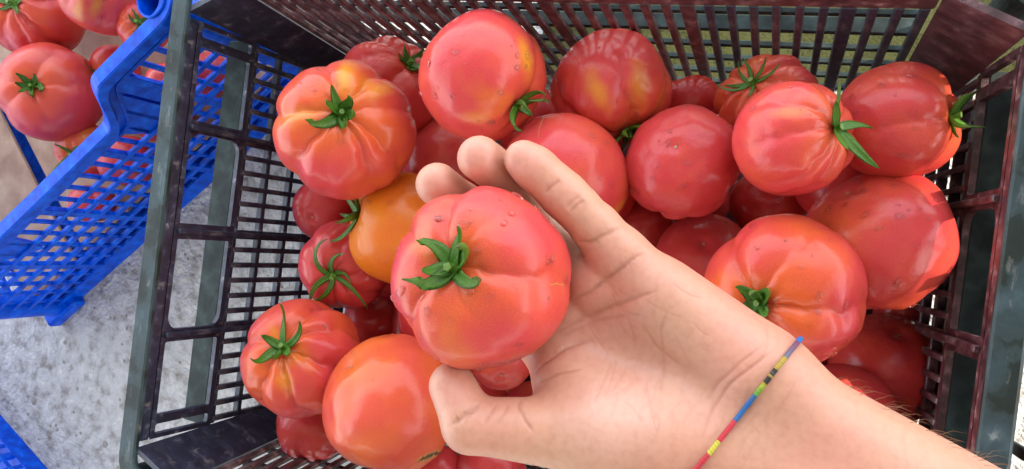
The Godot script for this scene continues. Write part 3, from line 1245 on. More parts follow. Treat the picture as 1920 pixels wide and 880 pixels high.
func tomatoes() -> void:
	tomato("pinkish red tomato with curled green calyx held in the open hand", "tomato held in the hand", Vector3(-0.1257, 0.3806, 0.0209), 0.0415, Vector3(-0.0616, 0.9862, -0.1539), {"ribs": 5, "rib_depth": 0.075, "flat": 0.84, "warm": 0.5, "sepals": 6, "length": 0.62, "width": 0.2, "curl": 1.7, "swirl": 1.3, "rise": 0.5, "drops": 46, "rings": 96, "lump": 0.045, "stub": 0.006, "patches": [[Vector3(-0.3076, 0.9087, -0.2824), 0.35, 0.25], [Vector3(0.0384, 0.7351, 0.6769), 0.3, 0.2]], "folds": [[Vector3(0.9985, 0.0235, -0.0493), 0.5, 0.11], [Vector3(-0.6589, 0.4315, 0.6161), 0.5, 0.1], [Vector3(-0.2984, 0.3088, -0.9031), 0.45, 0.08], [Vector3(-0.6885, 0.5557, -0.466), 0.4, 0.07], [Vector3(0.5494, -0.0299, 0.8351), 0.6, 0.04], [Vector3(0.5535, 0.0602, -0.8307), 0.7, 0.03]], "lines": [[[Vector3(0.9327, 0.3587, -0.0371), Vector3(0.9797, 0.1954, -0.0449), Vector3(0.9986, -0.0441, -0.0304)], 0.0009]]})
	tomato("large ribbed orange-pink tomato with yellow shoulders beside the left wall", "tomatoes heaped in the black crate", Vector3(-0.3014, 0.228, -0.0626), 0.0503, Vector3(0.4288, 0.8841, -0.1859), {"ribs": 8, "rib_depth": 0.11, "flat": 0.84, "warm": 0.75, "sepals": 6, "length": 0.55, "width": 0.2, "curl": 1.6, "swirl": 0.9, "rise": 0.6, "drops": 14, "rings": 80, "lump": 0.03, "patches": [[Vector3(0.2817, 0.63, -0.7237), 0.26, 0.85], [Vector3(0.7164, 0.3653, -0.5943), 0.25, 0.6], [Vector3(-0.2007, 0.9776, -0.0628), 0.26, 0.5], [Vector3(0.5619, 0.4599, -0.6876), 0.2, 0.4]], "folds": [[Vector3(-0.6656, 0.7422, -0.0789), 0.38, 0.09], [Vector3(-0.5502, 0.4004, 0.7328), 0.42, 0.12], [Vector3(-0.101, 0.1552, 0.9827), 0.3, 0.04], [Vector3(0.4417, -0.2502, 0.8616), 0.44, 0.1], [Vector3(0.7958, -0.4199, 0.4363), 0.4, 0.09], [Vector3(0.8707, -0.3663, -0.3283), 0.34, 0.05], [Vector3(0.5226, -0.0748, -0.8493), 0.4, 0.1], [Vector3(-0.0423, 0.5435, -0.8384), 0.36, 0.08]]})
	tomato("dusky pink tomato in the far left corner with dark calyx", "tomatoes heaped in the black crate", Vector3(-0.3039, 0.165, -0.1071), 0.0427, Vector3(0.7034, 0.4372, -0.5605), {"ribs": 6, "rib_depth": 0.1, "warm": 0.15, "ripe_shade": 0.3, "sepals": 5, "length": 0.4, "width": 0.2, "curl": 1.2, "drops": 3})
	tomato("big smooth tomato with yellow spot near the far wall, calyx at its lower edge", "tomatoes heaped in the black crate", Vector3(-0.195, 0.235, -0.1022), 0.0429, Vector3(0.8336, 0.1958, 0.5165), {"ribs": 4, "rib_depth": 0.06, "flat": 0.9, "warm": 0.35, "sepals": 6, "length": 0.5, "width": 0.17, "curl": 1.8, "swirl": 0.8, "drops": 40, "rings": 80, "lump": 0.05, "patches": [[Vector3(0.8557, 0.4813, -0.1902), 0.24, 0.75], [Vector3(0.1638, 0.6524, 0.74), 0.2, 0.4], [Vector3(0.4596, 0.7595, 0.4604), 0.35, 0.25]]})
	tomato("tomato with deep fold between two yellow streaks by the far wall", "tomatoes heaped in the black crate", Vector3(-0.12, 0.184, -0.1065), 0.0423, Vector3(0.4827, 0.271, 0.8328), {"ribs": 6, "rib_depth": 0.15, "flat": 0.9, "warm": 0.3, "sepals": 6, "length": 0.6, "width": 0.16, "curl": 0.9, "drops": 22, "rings": 80, "lump": 0.06, "patches": [[Vector3(0.0024, 0.9815, 0.1915), 0.26, 0.6], [Vector3(0.6139, 0.7891, 0.0241), 0.28, 0.65], [Vector3(0.9233, 0.3261, 0.203), 0.2, 0.5]]})
	tomato("small dark red tomato low against the far wall", "tomatoes heaped in the black crate", Vector3(-0.0734, 0.13, -0.1107), 0.0237, Vector3(-0.3191, 0.0984, -0.9426), {"warm": 0.05, "ripe_shade": 0.8, "calyx": false, "ribs": 4})
	tomato("ribbed orange-red tomato with spidery calyx, half hidden at far wall", "tomatoes heaped in the black crate", Vector3(-0.0177, 0.165, -0.1047), 0.0345, Vector3(-0.3907, 0.8418, -0.3725), {"ribs": 9, "rib_depth": 0.14, "warm": 0.6, "sepals": 7, "length": 0.62, "width": 0.1, "curl": 0.3, "drops": 4})
	tomato("red tomato with long spreading sepals at its side, near far wall", "tomatoes heaped in the black crate", Vector3(0.0012, 0.238, -0.0703), 0.0328, Vector3(0.7897, 0.5868, -0.1792), {"ribs": 8, "rib_depth": 0.09, "flat": 0.95, "warm": 0.4, "sepals": 5, "length": 0.8, "width": 0.24, "curl": 0.3, "swirl": 0.4, "drops": 16, "rings": 80, "lump": 0.05, "patches": [[Vector3(-0.0903, 0.9511, -0.2955), 0.2, 0.3]]})
	tomato("pinkish tomato touching the far right corner, sepals against the wall", "tomatoes heaped in the black crate", Vector3(0.0585, 0.2, -0.0893), 0.0353, Vector3(0.887, 0.453, -0.0892), {"ribs": 5, "rib_depth": 0.09, "flat": 0.95, "warm": 0.4, "sepals": 5, "length": 0.62, "width": 0.19, "curl": 0.9, "drops": 34, "rings": 80, "lump": 0.05})
	tomato("largest wet tomato pressed against the right wall in sun spots", "tomatoes heaped in the black crate", Vector3(0.0564, 0.188, -0.0191), 0.0451, Vector3(0.5583, -0.5015, 0.6609), {"ribs": 5, "rib_depth": 0.08, "flat": 0.88, "warm": 0.55, "drops": 64, "rings": 96, "lump": 0.06, "calyx": false, "patches": [[Vector3(-0.5251, 0.7999, 0.2906), 0.6, 0.16]]})
	tomato("broad orange-red tomato right of the wrist, its calyx under the hand", "tomatoes heaped in the black crate", Vector3(0.0041, 0.225, 0.0185), 0.0465, Vector3(-0.391, 0.9038, 0.1743), {"ribs": 5, "rib_depth": 0.12, "flat": 0.8, "warm": 0.85, "sepals": 6, "length": 0.5, "width": 0.22, "curl": 1.7, "swirl": 0.8, "drops": 46, "rings": 96, "lump": 0.05, "folds": [[Vector3(-0.7515, 0.0906, -0.6535), 0.5, 0.13], [Vector3(0.9905, 0.1294, -0.0456), 0.5, 0.13], [Vector3(-0.0105, 0.3375, 0.9413), 0.5, 0.1], [Vector3(0.4715, 0.0925, -0.877), 0.6, 0.06], [Vector3(0.6924, 0.1561, 0.7044), 0.5, 0.05]]})
	tomato("smooth dark red tomato low by the right wall", "tomatoes heaped in the black crate", Vector3(0.0767, 0.118, 0.0659), 0.0379, Vector3(-0.0959, -0.6066, 0.7892), {"ribs": 4, "rib_depth": 0.04, "warm": 0.3, "ripe_shade": 0.35, "calyx": false, "drops": 8, "flat": 0.9})
	tomato("red tomato partly under the forearm", "tomatoes heaped in the black crate", Vector3(0.0485, 0.16, 0.096), 0.0340, Vector3(-0.0296, -0.6459, 0.7628), {"ribs": 4, "rib_depth": 0.05, "warm": 0.2, "ripe_shade": 0.15, "calyx": false, "drops": 5, "flat": 0.9})
	tomato("crimson tomato showing its blossom end and lumpy lower edge", "tomatoes heaped in the black crate", Vector3(-0.0645, 0.2, -0.0566), 0.0378, Vector3(0.0381, -0.9764, 0.2124), {"ribs": 7, "rib_depth": 0.1, "flat": 0.85, "warm": 0.12, "ripe_shade": 0.1, "calyx": false, "drops": 26, "rings": 96, "lump": 0.075})
	tomato("tomato with thin brown scar line behind the little finger", "tomatoes heaped in the black crate", Vector3(-0.1398, 0.212, -0.0415), 0.0435, Vector3(0.3506, -0.6534, -0.6709), {"ribs": 5, "rib_depth": 0.07, "flat": 0.85, "warm": 0.6, "calyx": false, "drops": 30, "rings": 96, "lump": 0.04, "patches": [[Vector3(0.9259, 0.0636, 0.3723), 0.2, 0.5]], "lines": [[[Vector3(-0.2812, 0.4805, -0.8307), Vector3(-0.26, 0.6872, -0.6783), Vector3(-0.2128, 0.8495, -0.4829)], 0.0009]]})
	tomato("red tomato in the gap behind the broad orange-red one", "tomatoes heaped in the black crate", Vector3(-0.0504, 0.14, 0.0053), 0.0353, Vector3(-0.0348, -0.8969, 0.4409), {"ribs": 4, "rib_depth": 0.06, "warm": 0.25, "ripe_shade": 0.2, "calyx": false, "drops": 5})
	tomato("deep red tomato in shadow, lowest in the gap right of the crimson one", "tomatoes heaped in the black crate", Vector3(-0.0096, 0.1, -0.0413), 0.0300, Vector3(0.0296, -0.881, 0.4723), {"ribs": 4, "warm": 0.1, "ripe_shade": 0.8, "calyx": false})
	tomato("unripe orange tomato behind the held one", "tomatoes heaped in the black crate", Vector3(-0.2747, 0.175, 0.0042), 0.0446, Vector3(-0.7228, 0.6656, -0.1861), {"ribs": 4, "rib_depth": 0.05, "flat": 0.95, "unripe": 0.75, "warm": 0.6, "sepals": 5, "length": 0.6, "width": 0.17, "curl": 0.9, "drops": 8, "lump": 0.03})
	tomato("pink tomato with star of long sepals beside the orange one", "tomatoes heaped in the black crate", Vector3(-0.3291, 0.165, 0.0384), 0.0372, Vector3(0.2271, 0.9409, 0.2512), {"ribs": 6, "rib_depth": 0.1, "flat": 0.9, "warm": 0.1, "ripe_shade": 0.15, "sepals": 6, "length": 0.9, "width": 0.15, "curl": -0.5, "swirl": 1.6, "drops": 3})
	tomato("dark pink tomato wedged below the ribbed yellow-shouldered one", "tomatoes heaped in the black crate", Vector3(-0.3765, 0.13, -0.006), 0.0289, Vector3(-0.0732, -0.9226, -0.3786), {"ribs": 4, "warm": 0.1, "ripe_shade": 0.4, "calyx": false})
	tomato("dark red tomato just behind the fingertips", "tomatoes heaped in the black crate", Vector3(-0.2614, 0.135, -0.0534), 0.0384, Vector3(-0.3794, -0.6746, -0.6332), {"ribs": 4, "warm": 0.3, "ripe_shade": 0.2, "calyx": false, "drops": 3})
	tomato("ribbed orange-pink tomato with yellow patches at the lower left", "tomatoes heaped in the black crate", Vector3(-0.3336, 0.205, 0.1098), 0.0456, Vector3(0.0738, 0.9299, -0.3603), {"ribs": 8, "rib_depth": 0.12, "flat": 0.84, "warm": 0.8, "sepals": 6, "length": 0.66, "width": 0.17, "curl": 1.6, "swirl": 1.6, "rise": 0.6, "drops": 8, "rings": 80, "patches": [[Vector3(0.2948, 0.9263, 0.2345), 0.25, 0.6], [Vector3(0.4868, 0.8517, -0.1942), 0.3, 0.3], [Vector3(-0.1546, 0.8211, -0.5495), 0.2, 0.4]], "folds": [[Vector3(0.2875, 0.1604, -0.9443), 0.4, 0.13], [Vector3(0.8265, -0.2002, -0.5262), 0.4, 0.12], [Vector3(0.9374, -0.2392, 0.253), 0.42, 0.13], [Vector3(0.3698, 0.1057, 0.9231), 0.4, 0.12], [Vector3(-0.3169, 0.5372, 0.7817), 0.4, 0.12], [Vector3(-0.5467, 0.7801, -0.3042), 0.35, 0.08]]})
	tomato("smooth peach tomato with dark cracked scar by the thumb", "tomatoes heaped in the black crate", Vector3(-0.2515, 0.212, 0.1306), 0.0498, Vector3(0.4687, -0.6015, 0.6469), {"ribs": 4, "rib_depth": 0.07, "flat": 0.92, "warm": 0.8, "unripe": 0.2, "calyx": false, "drops": 20, "rings": 110, "lump": 0.075, "scars": [[[Vector3(0.738, 0.4068, 0.5384), Vector3(0.8024, 0.3372, 0.4924), Vector3(0.8537, 0.2415, 0.4613), Vector3(0.8537, 0.0706, 0.5159), Vector3(0.8911, -0.0144, 0.4535), Vector3(0.9316, 0.0084, 0.3633)], 0.034, Color(0.10, 0.045, 0.015)]]})
	tomato("folded red tomato squeezed under two others at lower left", "tomatoes heaped in the black crate", Vector3(-0.3527, 0.15, 0.1756), 0.0323, Vector3(-0.1446, -0.2846, 0.9477), {"ribs": 6, "rib_depth": 0.13, "warm": 0.3, "calyx": false, "drops": 3})
	tomato("small dark tomato deep between the pink and peach tomatoes", "tomatoes heaped in the black crate", Vector3(-0.3268, 0.115, 0.0861), 0.0256, Vector3(-0.237, -0.5415, 0.8066), {"ribs": 4, "warm": 0.1, "ripe_shade": 0.6, "calyx": false})
	tomato("dark red tomato deep under the held tomato", "tomatoes heaped in the black crate", Vector3(-0.2825, 0.1, 0.086), 0.0325, Vector3(-0.2708, -0.6911, 0.6701), {"ribs": 4, "warm": 0.2, "ripe_shade": 0.6, "calyx": false})
	tomato("orange-red tomato showing between thumb and palm", "tomatoes heaped in the black crate", Vector3(-0.2239, 0.125, 0.1351), 0.0287, Vector3(-0.1839, -0.6238, 0.7597), {"ribs": 4, "warm": 0.6, "ripe_shade": 0.2, "calyx": false, "drops": 3})
	tomato("pale orange tomato just below the held tomato, inside the thumb gap", "tomatoes heaped in the black crate", Vector3(-0.188, 0.165, 0.093), 0.0248, Vector3(-0.3444, -0.7883, -0.5099), {"ribs": 4, "warm": 0.5, "calyx": false, "drops": 8})
	tomato("red tomato under the palm, seen below the pale orange one", "tomatoes heaped in the black crate", Vector3(-0.1752, 0.11, 0.1426), 0.0268, Vector3(-0.1036, -0.5947, 0.7972), {"ribs": 4, "warm": 0.5, "calyx": false})
	tomato("pink tomato below the thumb along the near wall", "tomatoes heaped in the black crate", Vector3(-0.1927, 0.15, 0.1834), 0.0279, Vector3(-0.3664, -0.8752, -0.3158), {"ribs": 5, "warm": 0.15, "calyx": false, "drops": 4})
	tomato("rosy tomato below the cracked peach one at the near wall", "tomatoes heaped in the black crate", Vector3(-0.2347, 0.16, 0.1912), 0.0232, Vector3(-0.4012, -0.7913, -0.4614), {"ribs": 5, "warm": 0.1, "calyx": false, "drops": 2})
	tomato("pale pink tomato glimpsed low under the largest wet one", "tomatoes heaped in the black crate", Vector3(0.0873, 0.085, 0.0297), 0.0194, Vector3(-0.0184, -0.6462, -0.763), {"ribs": 4, "warm": 0.1, "calyx": false})
	tomato("dark red tomato in the gap below the big smooth one", "tomatoes heaped in the black crate", Vector3(-0.1931, 0.13, -0.0894), 0.0297, Vector3(-0.2859, -0.672, -0.6832), {"ribs": 4, "warm": 0.2, "ripe_shade": 0.4, "calyx": false})
	tomato("dark tomato in the deep gap right of the little finger", "tomatoes heaped in the black crate", Vector3(-0.1043, 0.095, -0.0138), 0.0307, Vector3(-0.1922, -0.7978, -0.5714), {"ribs": 4, "warm": 0.1, "ripe_shade": 0.6, "calyx": false})
	tomato("dark tomato deep between the crimson and the broad orange-red ones", "tomatoes heaped in the black crate", Vector3(-0.0225, 0.075, -0.0061), 0.0252, Vector3(-0.094, -0.736, -0.6704), {"ribs": 4, "warm": 0.1, "ripe_shade": 0.6, "calyx": false})
	tomato("dark tomato deep between the streaked one and the crimson one", "tomatoes heaped in the black crate", Vector3(-0.0945, 0.085, -0.0938), 0.0276, Vector3(-0.1477, -0.6642, -0.7328), {"ribs": 4, "warm": 0.1, "ripe_shade": 0.6, "calyx": false})
	tomato("dark tomato lowest under the right side of the heap", "tomatoes heaped in the black crate", Vector3(0.0356, 0.06, 0.0841), 0.0275, Vector3(-0.0486, -0.8706, -0.4897), {"ribs": 4, "warm": 0.1, "ripe_shade": 0.6, "calyx": false})
	tomato("ribbed pinkish tomato at the top edge of the blue crate", "tomatoes in the blue crate", Vector3(-0.7737, 0.11, -0.1848), 0.0493, Vector3(0.2488, 0.9677, -0.041), {"ribs": 9, "rib_depth": 0.13, "warm": 0.45, "sepals": 6, "length": 0.5, "width": 0.14, "curl": 0.3})
	tomato("tomato with two yellow patches at the top of the blue crate", "tomatoes in the blue crate", Vector3(-0.6569, 0.13, -0.1953), 0.0416, Vector3(0.447, 0.331, -0.831), {"ribs": 6, "rib_depth": 0.1, "warm": 0.35, "calyx": false, "patches": [[Vector3(0.1821, 0.8271, 0.5317), 0.24, 0.7], [Vector3(0.6051, 0.6968, 0.3852), 0.24, 0.7]]})
	tomato("large round pinkish tomato in the blue crate, calyx upward", "tomatoes in the blue crate", Vector3(-0.7335, 0.115, -0.1003), 0.0516, Vector3(0.359, 0.9332, -0.0146), {"ribs": 5, "rib_depth": 0.07, "warm": 0.45, "sepals": 6, "length": 0.46, "width": 0.16, "curl": 1.7, "swirl": 1.3, "rise": 0.6, "rings": 72})
	tomato("smaller orange-red tomato against the blue rim", "tomatoes in the blue crate", Vector3(-0.7151, 0.085, -0.0446), 0.0300, Vector3(0.3288, 0.9071, 0.2627), {"ribs": 5, "warm": 0.6, "sepals": 6, "length": 0.8, "width": 0.13, "curl": 0.2, "patches": [[Vector3(0.5866, 0.5685, -0.5768), 0.3, 0.5]]})
	tomato("small tomato beside the blue stacking tube", "tomatoes in the blue crate", Vector3(-0.6134, 0.12, -0.1679), 0.0249, Vector3(0.5582, 0.8293, -0.0251), {"ribs": 5, "warm": 0.6, "sepals": 5, "length": 0.7, "width": 0.16, "curl": 0.2})
	tomato("orange tomato tucked behind the curve of the blue rim", "tomatoes in the blue crate", Vector3(-0.6836, 0.085, -0.1333), 0.0262, Vector3(0.1139, 0.6837, 0.7209), {"ribs": 5, "warm": 0.8, "sepals": 6, "length": 1.0, "width": 0.14, "curl": -0.3})
	tomato("red tomato seen through the blue lattice, nearest the black crate", "tomatoes in the blue crate", Vector3(-0.6175, 0.08, -0.0883), 0.0323, Vector3(-0.3907, -0.2018, -0.8981), {"ribs": 5, "warm": 0.2, "calyx": false})
	tomato("coral tomato high behind the blue lattice next to the tube", "tomatoes in the blue crate", Vector3(-0.5604, 0.13, -0.1113), 0.0245, Vector3(-0.1116, 0.1287, -0.9854), {"ribs": 5, "warm": 0.4, "calyx": false})
	tomato("pink tomato seen through the middle of the blue lattice", "tomatoes in the blue crate", Vector3(-0.6595, 0.08, -0.0382), 0.0306, Vector3(-0.3311, -0.1422, -0.9328), {"ribs": 5, "warm": 0.2, "calyx": false})
	tomato("red tomato behind both the black slats and the blue lattice", "tomatoes in the blue crate", Vector3(-0.5707, 0.08, -0.1314), 0.0284, Vector3(-0.2058, 0.0189, -0.9784), {"ribs": 5, "warm": 0.2, "calyx": false})
	tomato("pale red tomato low behind the blue lattice, farthest from the tube", "tomatoes in the blue crate", Vector3(-0.7026, 0.08, 0.0119), 0.0242, Vector3(-0.1713, -0.0099, -0.9852), {"ribs": 5, "warm": 0.3, "calyx": false})

	lower_layers()

func lower_layers() -> void:
	# the fruit that carries the heap: copies of three plain tomatoes, each lowered as far as it goes
	var spots := []
	var protos := []
	for c in get_children():
		if c.has_meta("category") and c.get_meta("category") == "tomato" and c.has_meta("group"):
			var box: AABB = (c.get_child(0) as MeshInstance3D).mesh.get_aabb()
			spots.append([(c as Node3D).position, box.size.x * 0.5])
			if c.get_meta("group") == "tomatoes heaped in the black crate" and c.get_child_count() == 2 and protos.size() < 4:
				protos.append([c, box.size.x * 0.5])
	rng.seed = 4242
	var made := 0
	for k in 900:
		if made >= 26:
			break
		var pr: Array = protos[k % protos.size()]
		var r := rv(0.033, 0.041)
		var x := rv(-0.395 + r, 0.080 - r)
		var z := rv(-0.105 + r, 0.165 - r)
		var y := 0.030 + r * 0.86
		while y < 0.15:
			var free := true
			for s in spots:
				if (Vector3(x, y, z) - (s[0] as Vector3)).length() < 0.90 * (r + s[1]):
					free = false
					break
			if free:
				break
			y += 0.003
		if y >= 0.15:
			continue
		var t: Node3D = (pr[0] as Node3D).duplicate()
		t.name = numbered("tomato")
		add_child(t)
		t.transform = Transform3D(Basis.from_euler(Vector3(rv(0, TAU), rv(0, TAU), rv(0, TAU))).scaled(Vector3.ONE * (r / pr[1])), Vector3(x, y, z))
		t.set_meta("label", "plain tomato of the lower layers, mostly hidden by the fruit above")
		t.set_meta("group", "tomatoes of the lower layers")
		spots.append([t.position, r])
		made += 1

func hand() -> void:
	palm = [[Vector3(0.0003, 0.3488, 0.0506), Vector3(-0.0667, 0.3555, 0.0051), 0.0165, 0.0108],
		[Vector3(-0.0086, 0.3562, 0.0472), Vector3(-0.0465, 0.3558, 0.0237), 0.0175, 0.014],
		[Vector3(-0.0043, 0.3451, 0.0611), Vector3(-0.0789, 0.3503, 0.0197), 0.015, 0.0112],
		[Vector3(-0.0068, 0.3439, 0.0713), Vector3(-0.0911, 0.3451, 0.036), 0.015, 0.0115],
		[Vector3(-0.0092, 0.3479, 0.0804), Vector3(-0.0976, 0.3463, 0.0531), 0.0165, 0.012],
		[Vector3(-0.0247, 0.3608, 0.0862), Vector3(-0.0651, 0.3719, 0.0823), 0.0205, 0.018],
		[Vector3(-0.0418, 0.3594, 0.0779), Vector3(-0.0793, 0.3589, 0.07), 0.016, 0.0125],
		[Vector3(-0.0688, 0.3669, 0.0812), Vector3(-0.0901, 0.3585, 0.0656), 0.015, 0.0115],
		[Vector3(0.0364, 0.3584, 0.0949), Vector3(0.1162, 0.3725, 0.1434), 0.018, 0.036],
		[Vector3(0.1162, 0.3725, 0.1434), Vector3(0.1838, 0.3844, 0.1845), 0.042, 0.044],
		[Vector3(-0.0011, 0.3493, 0.0559), Vector3(0.1267, 0.3687, 0.1213), 0.0185, 0.033],
		[Vector3(-0.0116, 0.353, 0.0828), Vector3(0.1058, 0.3762, 0.1665), 0.0195, 0.034]]
	fingers = [[[Vector3(-0.0691, 0.3564, 0.0034), Vector3(-0.0796, 0.3611, -0.0067), 0.0113, 0.011], [Vector3(-0.0796, 0.3611, -0.0067), Vector3(-0.0889, 0.3655, -0.0155), 0.011, 0.0101], [Vector3(-0.0889, 0.3655, -0.0155), Vector3(-0.0952, 0.3677, -0.0207), 0.0101, 0.0104], [Vector3(-0.0952, 0.3677, -0.0207), Vector3(-0.1012, 0.3698, -0.0256), 0.0104, 0.0096], [Vector3(-0.1012, 0.3698, -0.0256), Vector3(-0.1079, 0.3722, -0.0308), 0.0096, 0.0098], [Vector3(-0.1079, 0.3722, -0.0308), Vector3(-0.1133, 0.3741, -0.0344), 0.0098, 0.009]],
		[[Vector3(-0.0789, 0.3503, 0.0197), Vector3(-0.1134, 0.3402, -0.008), 0.0112, 0.0108], [Vector3(-0.1134, 0.3402, -0.008), Vector3(-0.1277, 0.3591, -0.0277), 0.0108, 0.0103], [Vector3(-0.1277, 0.3591, -0.0277), Vector3(-0.1349, 0.3744, -0.0338), 0.0103, 0.0105]],
		[[Vector3(-0.0911, 0.3451, 0.036), Vector3(-0.1348, 0.3361, 0.0116), 0.0115, 0.011], [Vector3(-0.1348, 0.3361, 0.0116), Vector3(-0.1489, 0.3559, -0.012), 0.011, 0.0106], [Vector3(-0.1489, 0.3559, -0.012), Vector3(-0.1565, 0.3714, -0.0203), 0.0106, 0.0104]],
		[[Vector3(-0.0976, 0.3463, 0.0531), Vector3(-0.1447, 0.3386, 0.0346), 0.012, 0.0115], [Vector3(-0.1447, 0.3386, 0.0346), Vector3(-0.1629, 0.3482, 0.0146), 0.0115, 0.0105], [Vector3(-0.1629, 0.3482, 0.0146), Vector3(-0.165, 0.3532, 0.0067), 0.0105, 0.01]],
		[[Vector3(-0.0696, 0.3725, 0.0838), Vector3(-0.0775, 0.3742, 0.0848), 0.018, 0.016], [Vector3(-0.0775, 0.3742, 0.0848), Vector3(-0.1208, 0.3884, 0.0854), 0.016, 0.0122], [Vector3(-0.1208, 0.3884, 0.0854), Vector3(-0.1326, 0.3852, 0.0705), 0.0122, 0.0106]]]
	creases.append([[Vector3(-0.0546, 0.3635, 0.002), Vector3(-0.0592, 0.3672, 0.0044), Vector3(-0.0635, 0.3686, 0.0087), Vector3(-0.0683, 0.3674, 0.0132), Vector3(-0.0733, 0.3649, 0.0175), Vector3(-0.0779, 0.3643, 0.0218), Vector3(-0.0835, 0.3626, 0.025), Vector3(-0.0897, 0.359, 0.0284)], 0.0009, 0.00142, Vector3(-0.0713, 0.3647, 0.0151), 0.0234])
	creases.append([[Vector3(-0.0461, 0.3714, 0.0175), Vector3(-0.0516, 0.3713, 0.0199), Vector3(-0.0574, 0.3696, 0.0225), Vector3(-0.0637, 0.3663, 0.0256), Vector3(-0.0701, 0.3632, 0.0289), Vector3(-0.0764, 0.3609, 0.0324), Vector3(-0.0827, 0.3595, 0.0359), Vector3(-0.0883, 0.3599, 0.0393), Vector3(-0.0942, 0.3598, 0.0429)], 0.00083, 0.00111, Vector3(-0.07, 0.3647, 0.0294), 0.0280])
	creases.append([[Vector3(-0.0743, 0.36, 0.0426), Vector3(-0.0813, 0.361, 0.0459), Vector3(-0.0878, 0.3638, 0.049), Vector3(-0.0924, 0.3672, 0.0537), Vector3(-0.0978, 0.3677, 0.0588), Vector3(-0.1014, 0.3655, 0.0634)], 0.00077, 0.00111, Vector3(-0.0892, 0.3642, 0.0522), 0.0182])
	creases.append([[Vector3(-0.0569, 0.3685, 0.0295), Vector3(-0.066, 0.3636, 0.0324), Vector3(-0.075, 0.3602, 0.0353), Vector3(-0.0841, 0.3597, 0.0403), Vector3(-0.0929, 0.3608, 0.0451)], 0.00072, 0.00046, Vector3(-0.075, 0.3625, 0.0365), 0.0203])
	creases.append([[Vector3(-0.0664, 0.3638, -0.0088), Vector3(-0.0694, 0.3686, -0.0064), Vector3(-0.0729, 0.371, -0.0041), Vector3(-0.0762, 0.3716, -0.002), Vector3(-0.0798, 0.3709, 0.0001), Vector3(-0.0833, 0.3701, 0.0001), Vector3(-0.0874, 0.3672, 0)], 0.0009, 0.00118, Vector3(-0.0765, 0.369, -0.003), 0.0127])
	creases.append([[Vector3(-0.0827, 0.3739, -0.0187), Vector3(-0.0841, 0.3752, -0.0173), Vector3(-0.0857, 0.376, -0.016), Vector3(-0.0874, 0.3763, -0.0139), Vector3(-0.0893, 0.3759, -0.0119)], 0.00072, 0.00063, Vector3(-0.0858, 0.3755, -0.0156), 0.0050])
	creases.append([[Vector3(-0.0846, 0.3747, -0.0204), Vector3(-0.0861, 0.376, -0.019), Vector3(-0.0877, 0.3768, -0.0176), Vector3(-0.0893, 0.3771, -0.0156), Vector3(-0.0912, 0.3768, -0.0136)], 0.00072, 0.00046, Vector3(-0.0878, 0.3763, -0.0172), 0.0050])
	creases.append([[Vector3(-0.0936, 0.3781, -0.0266), Vector3(-0.0951, 0.3791, -0.0249), Vector3(-0.0968, 0.3796, -0.0233), Vector3(-0.0986, 0.3796, -0.0213), Vector3(-0.1006, 0.3788, -0.0193)], 0.00072, 0.00063, Vector3(-0.0969, 0.379, -0.0231), 0.0052])
	creases.append([[Vector3(-0.1151, 0.3924, 0.0733), Vector3(-0.1168, 0.3968, 0.0758), Vector3(-0.1188, 0.3991, 0.078), Vector3(-0.1212, 0.4005, 0.0805), Vector3(-0.1228, 0.4009, 0.0821), Vector3(-0.1247, 0.4008, 0.0838)], 0.001, 0.0015, Vector3(-0.1199, 0.3984, 0.0789), 0.0095])
	creases.append([[Vector3(-0.1087, 0.3886, 0.0727), Vector3(-0.1088, 0.3926, 0.0747), Vector3(-0.1094, 0.3951, 0.0769), Vector3(-0.1102, 0.3971, 0.0796), Vector3(-0.1112, 0.3985, 0.0823)], 0.00072, 0.00046, Vector3(-0.1097, 0.3944, 0.0772), 0.0074])
	creases.append([[Vector3(-0.1036, 0.3869, 0.0721), Vector3(-0.1036, 0.3909, 0.0741), Vector3(-0.104, 0.3935, 0.0763), Vector3(-0.1046, 0.3954, 0.0789), Vector3(-0.1054, 0.3968, 0.0816)], 0.00072, 0.00031, Vector3(-0.1042, 0.3927, 0.0766), 0.0073])
	creases.append([[Vector3(-0.0999, 0.3814, 0.071), Vector3(-0.0995, 0.3886, 0.073), Vector3(-0.0967, 0.3913, 0.0755), Vector3(-0.0944, 0.3928, 0.0782), Vector3(-0.0918, 0.3933, 0.0805), Vector3(-0.0894, 0.3933, 0.0829)], 0.00072, 0.0007, Vector3(-0.0953, 0.3901, 0.0768), 0.0114])
	creases.append([[Vector3(0.0037, 0.3672, 0.035), Vector3(-0.0008, 0.3722, 0.0389), Vector3(-0.0052, 0.3746, 0.0431), Vector3(-0.0095, 0.3752, 0.0475), Vector3(-0.0138, 0.3741, 0.0522), Vector3(-0.017, 0.3724, 0.0586), Vector3(-0.0201, 0.3739, 0.0644), Vector3(-0.0216, 0.378, 0.0716), Vector3(-0.023, 0.381, 0.0788)], 0.00072, 0.00063, Vector3(-0.0119, 0.3743, 0.0545), 0.0276])
	creases.append([[Vector3(-0.001, 0.3683, 0.0333), Vector3(-0.0057, 0.3728, 0.038), Vector3(-0.0105, 0.3746, 0.0428), Vector3(-0.0147, 0.3743, 0.0481), Vector3(-0.0191, 0.3718, 0.0539), Vector3(-0.0223, 0.3715, 0.0604), Vector3(-0.0253, 0.3752, 0.0661)], 0.00072, 0.00046, Vector3(-0.0141, 0.3726, 0.049), 0.0208])
	creases.append([[Vector3(-0.0412, 0.3716, 0.0204), Vector3(-0.0427, 0.3722, 0.0274), Vector3(-0.0445, 0.3705, 0.0347), Vector3(-0.0436, 0.3679, 0.0417), Vector3(-0.0427, 0.3654, 0.0489), Vector3(-0.0424, 0.3697, 0.0575), Vector3(-0.0416, 0.3775, 0.0652)], 0.00072, 0.00031, Vector3(-0.0427, 0.3707, 0.0422), 0.0239])
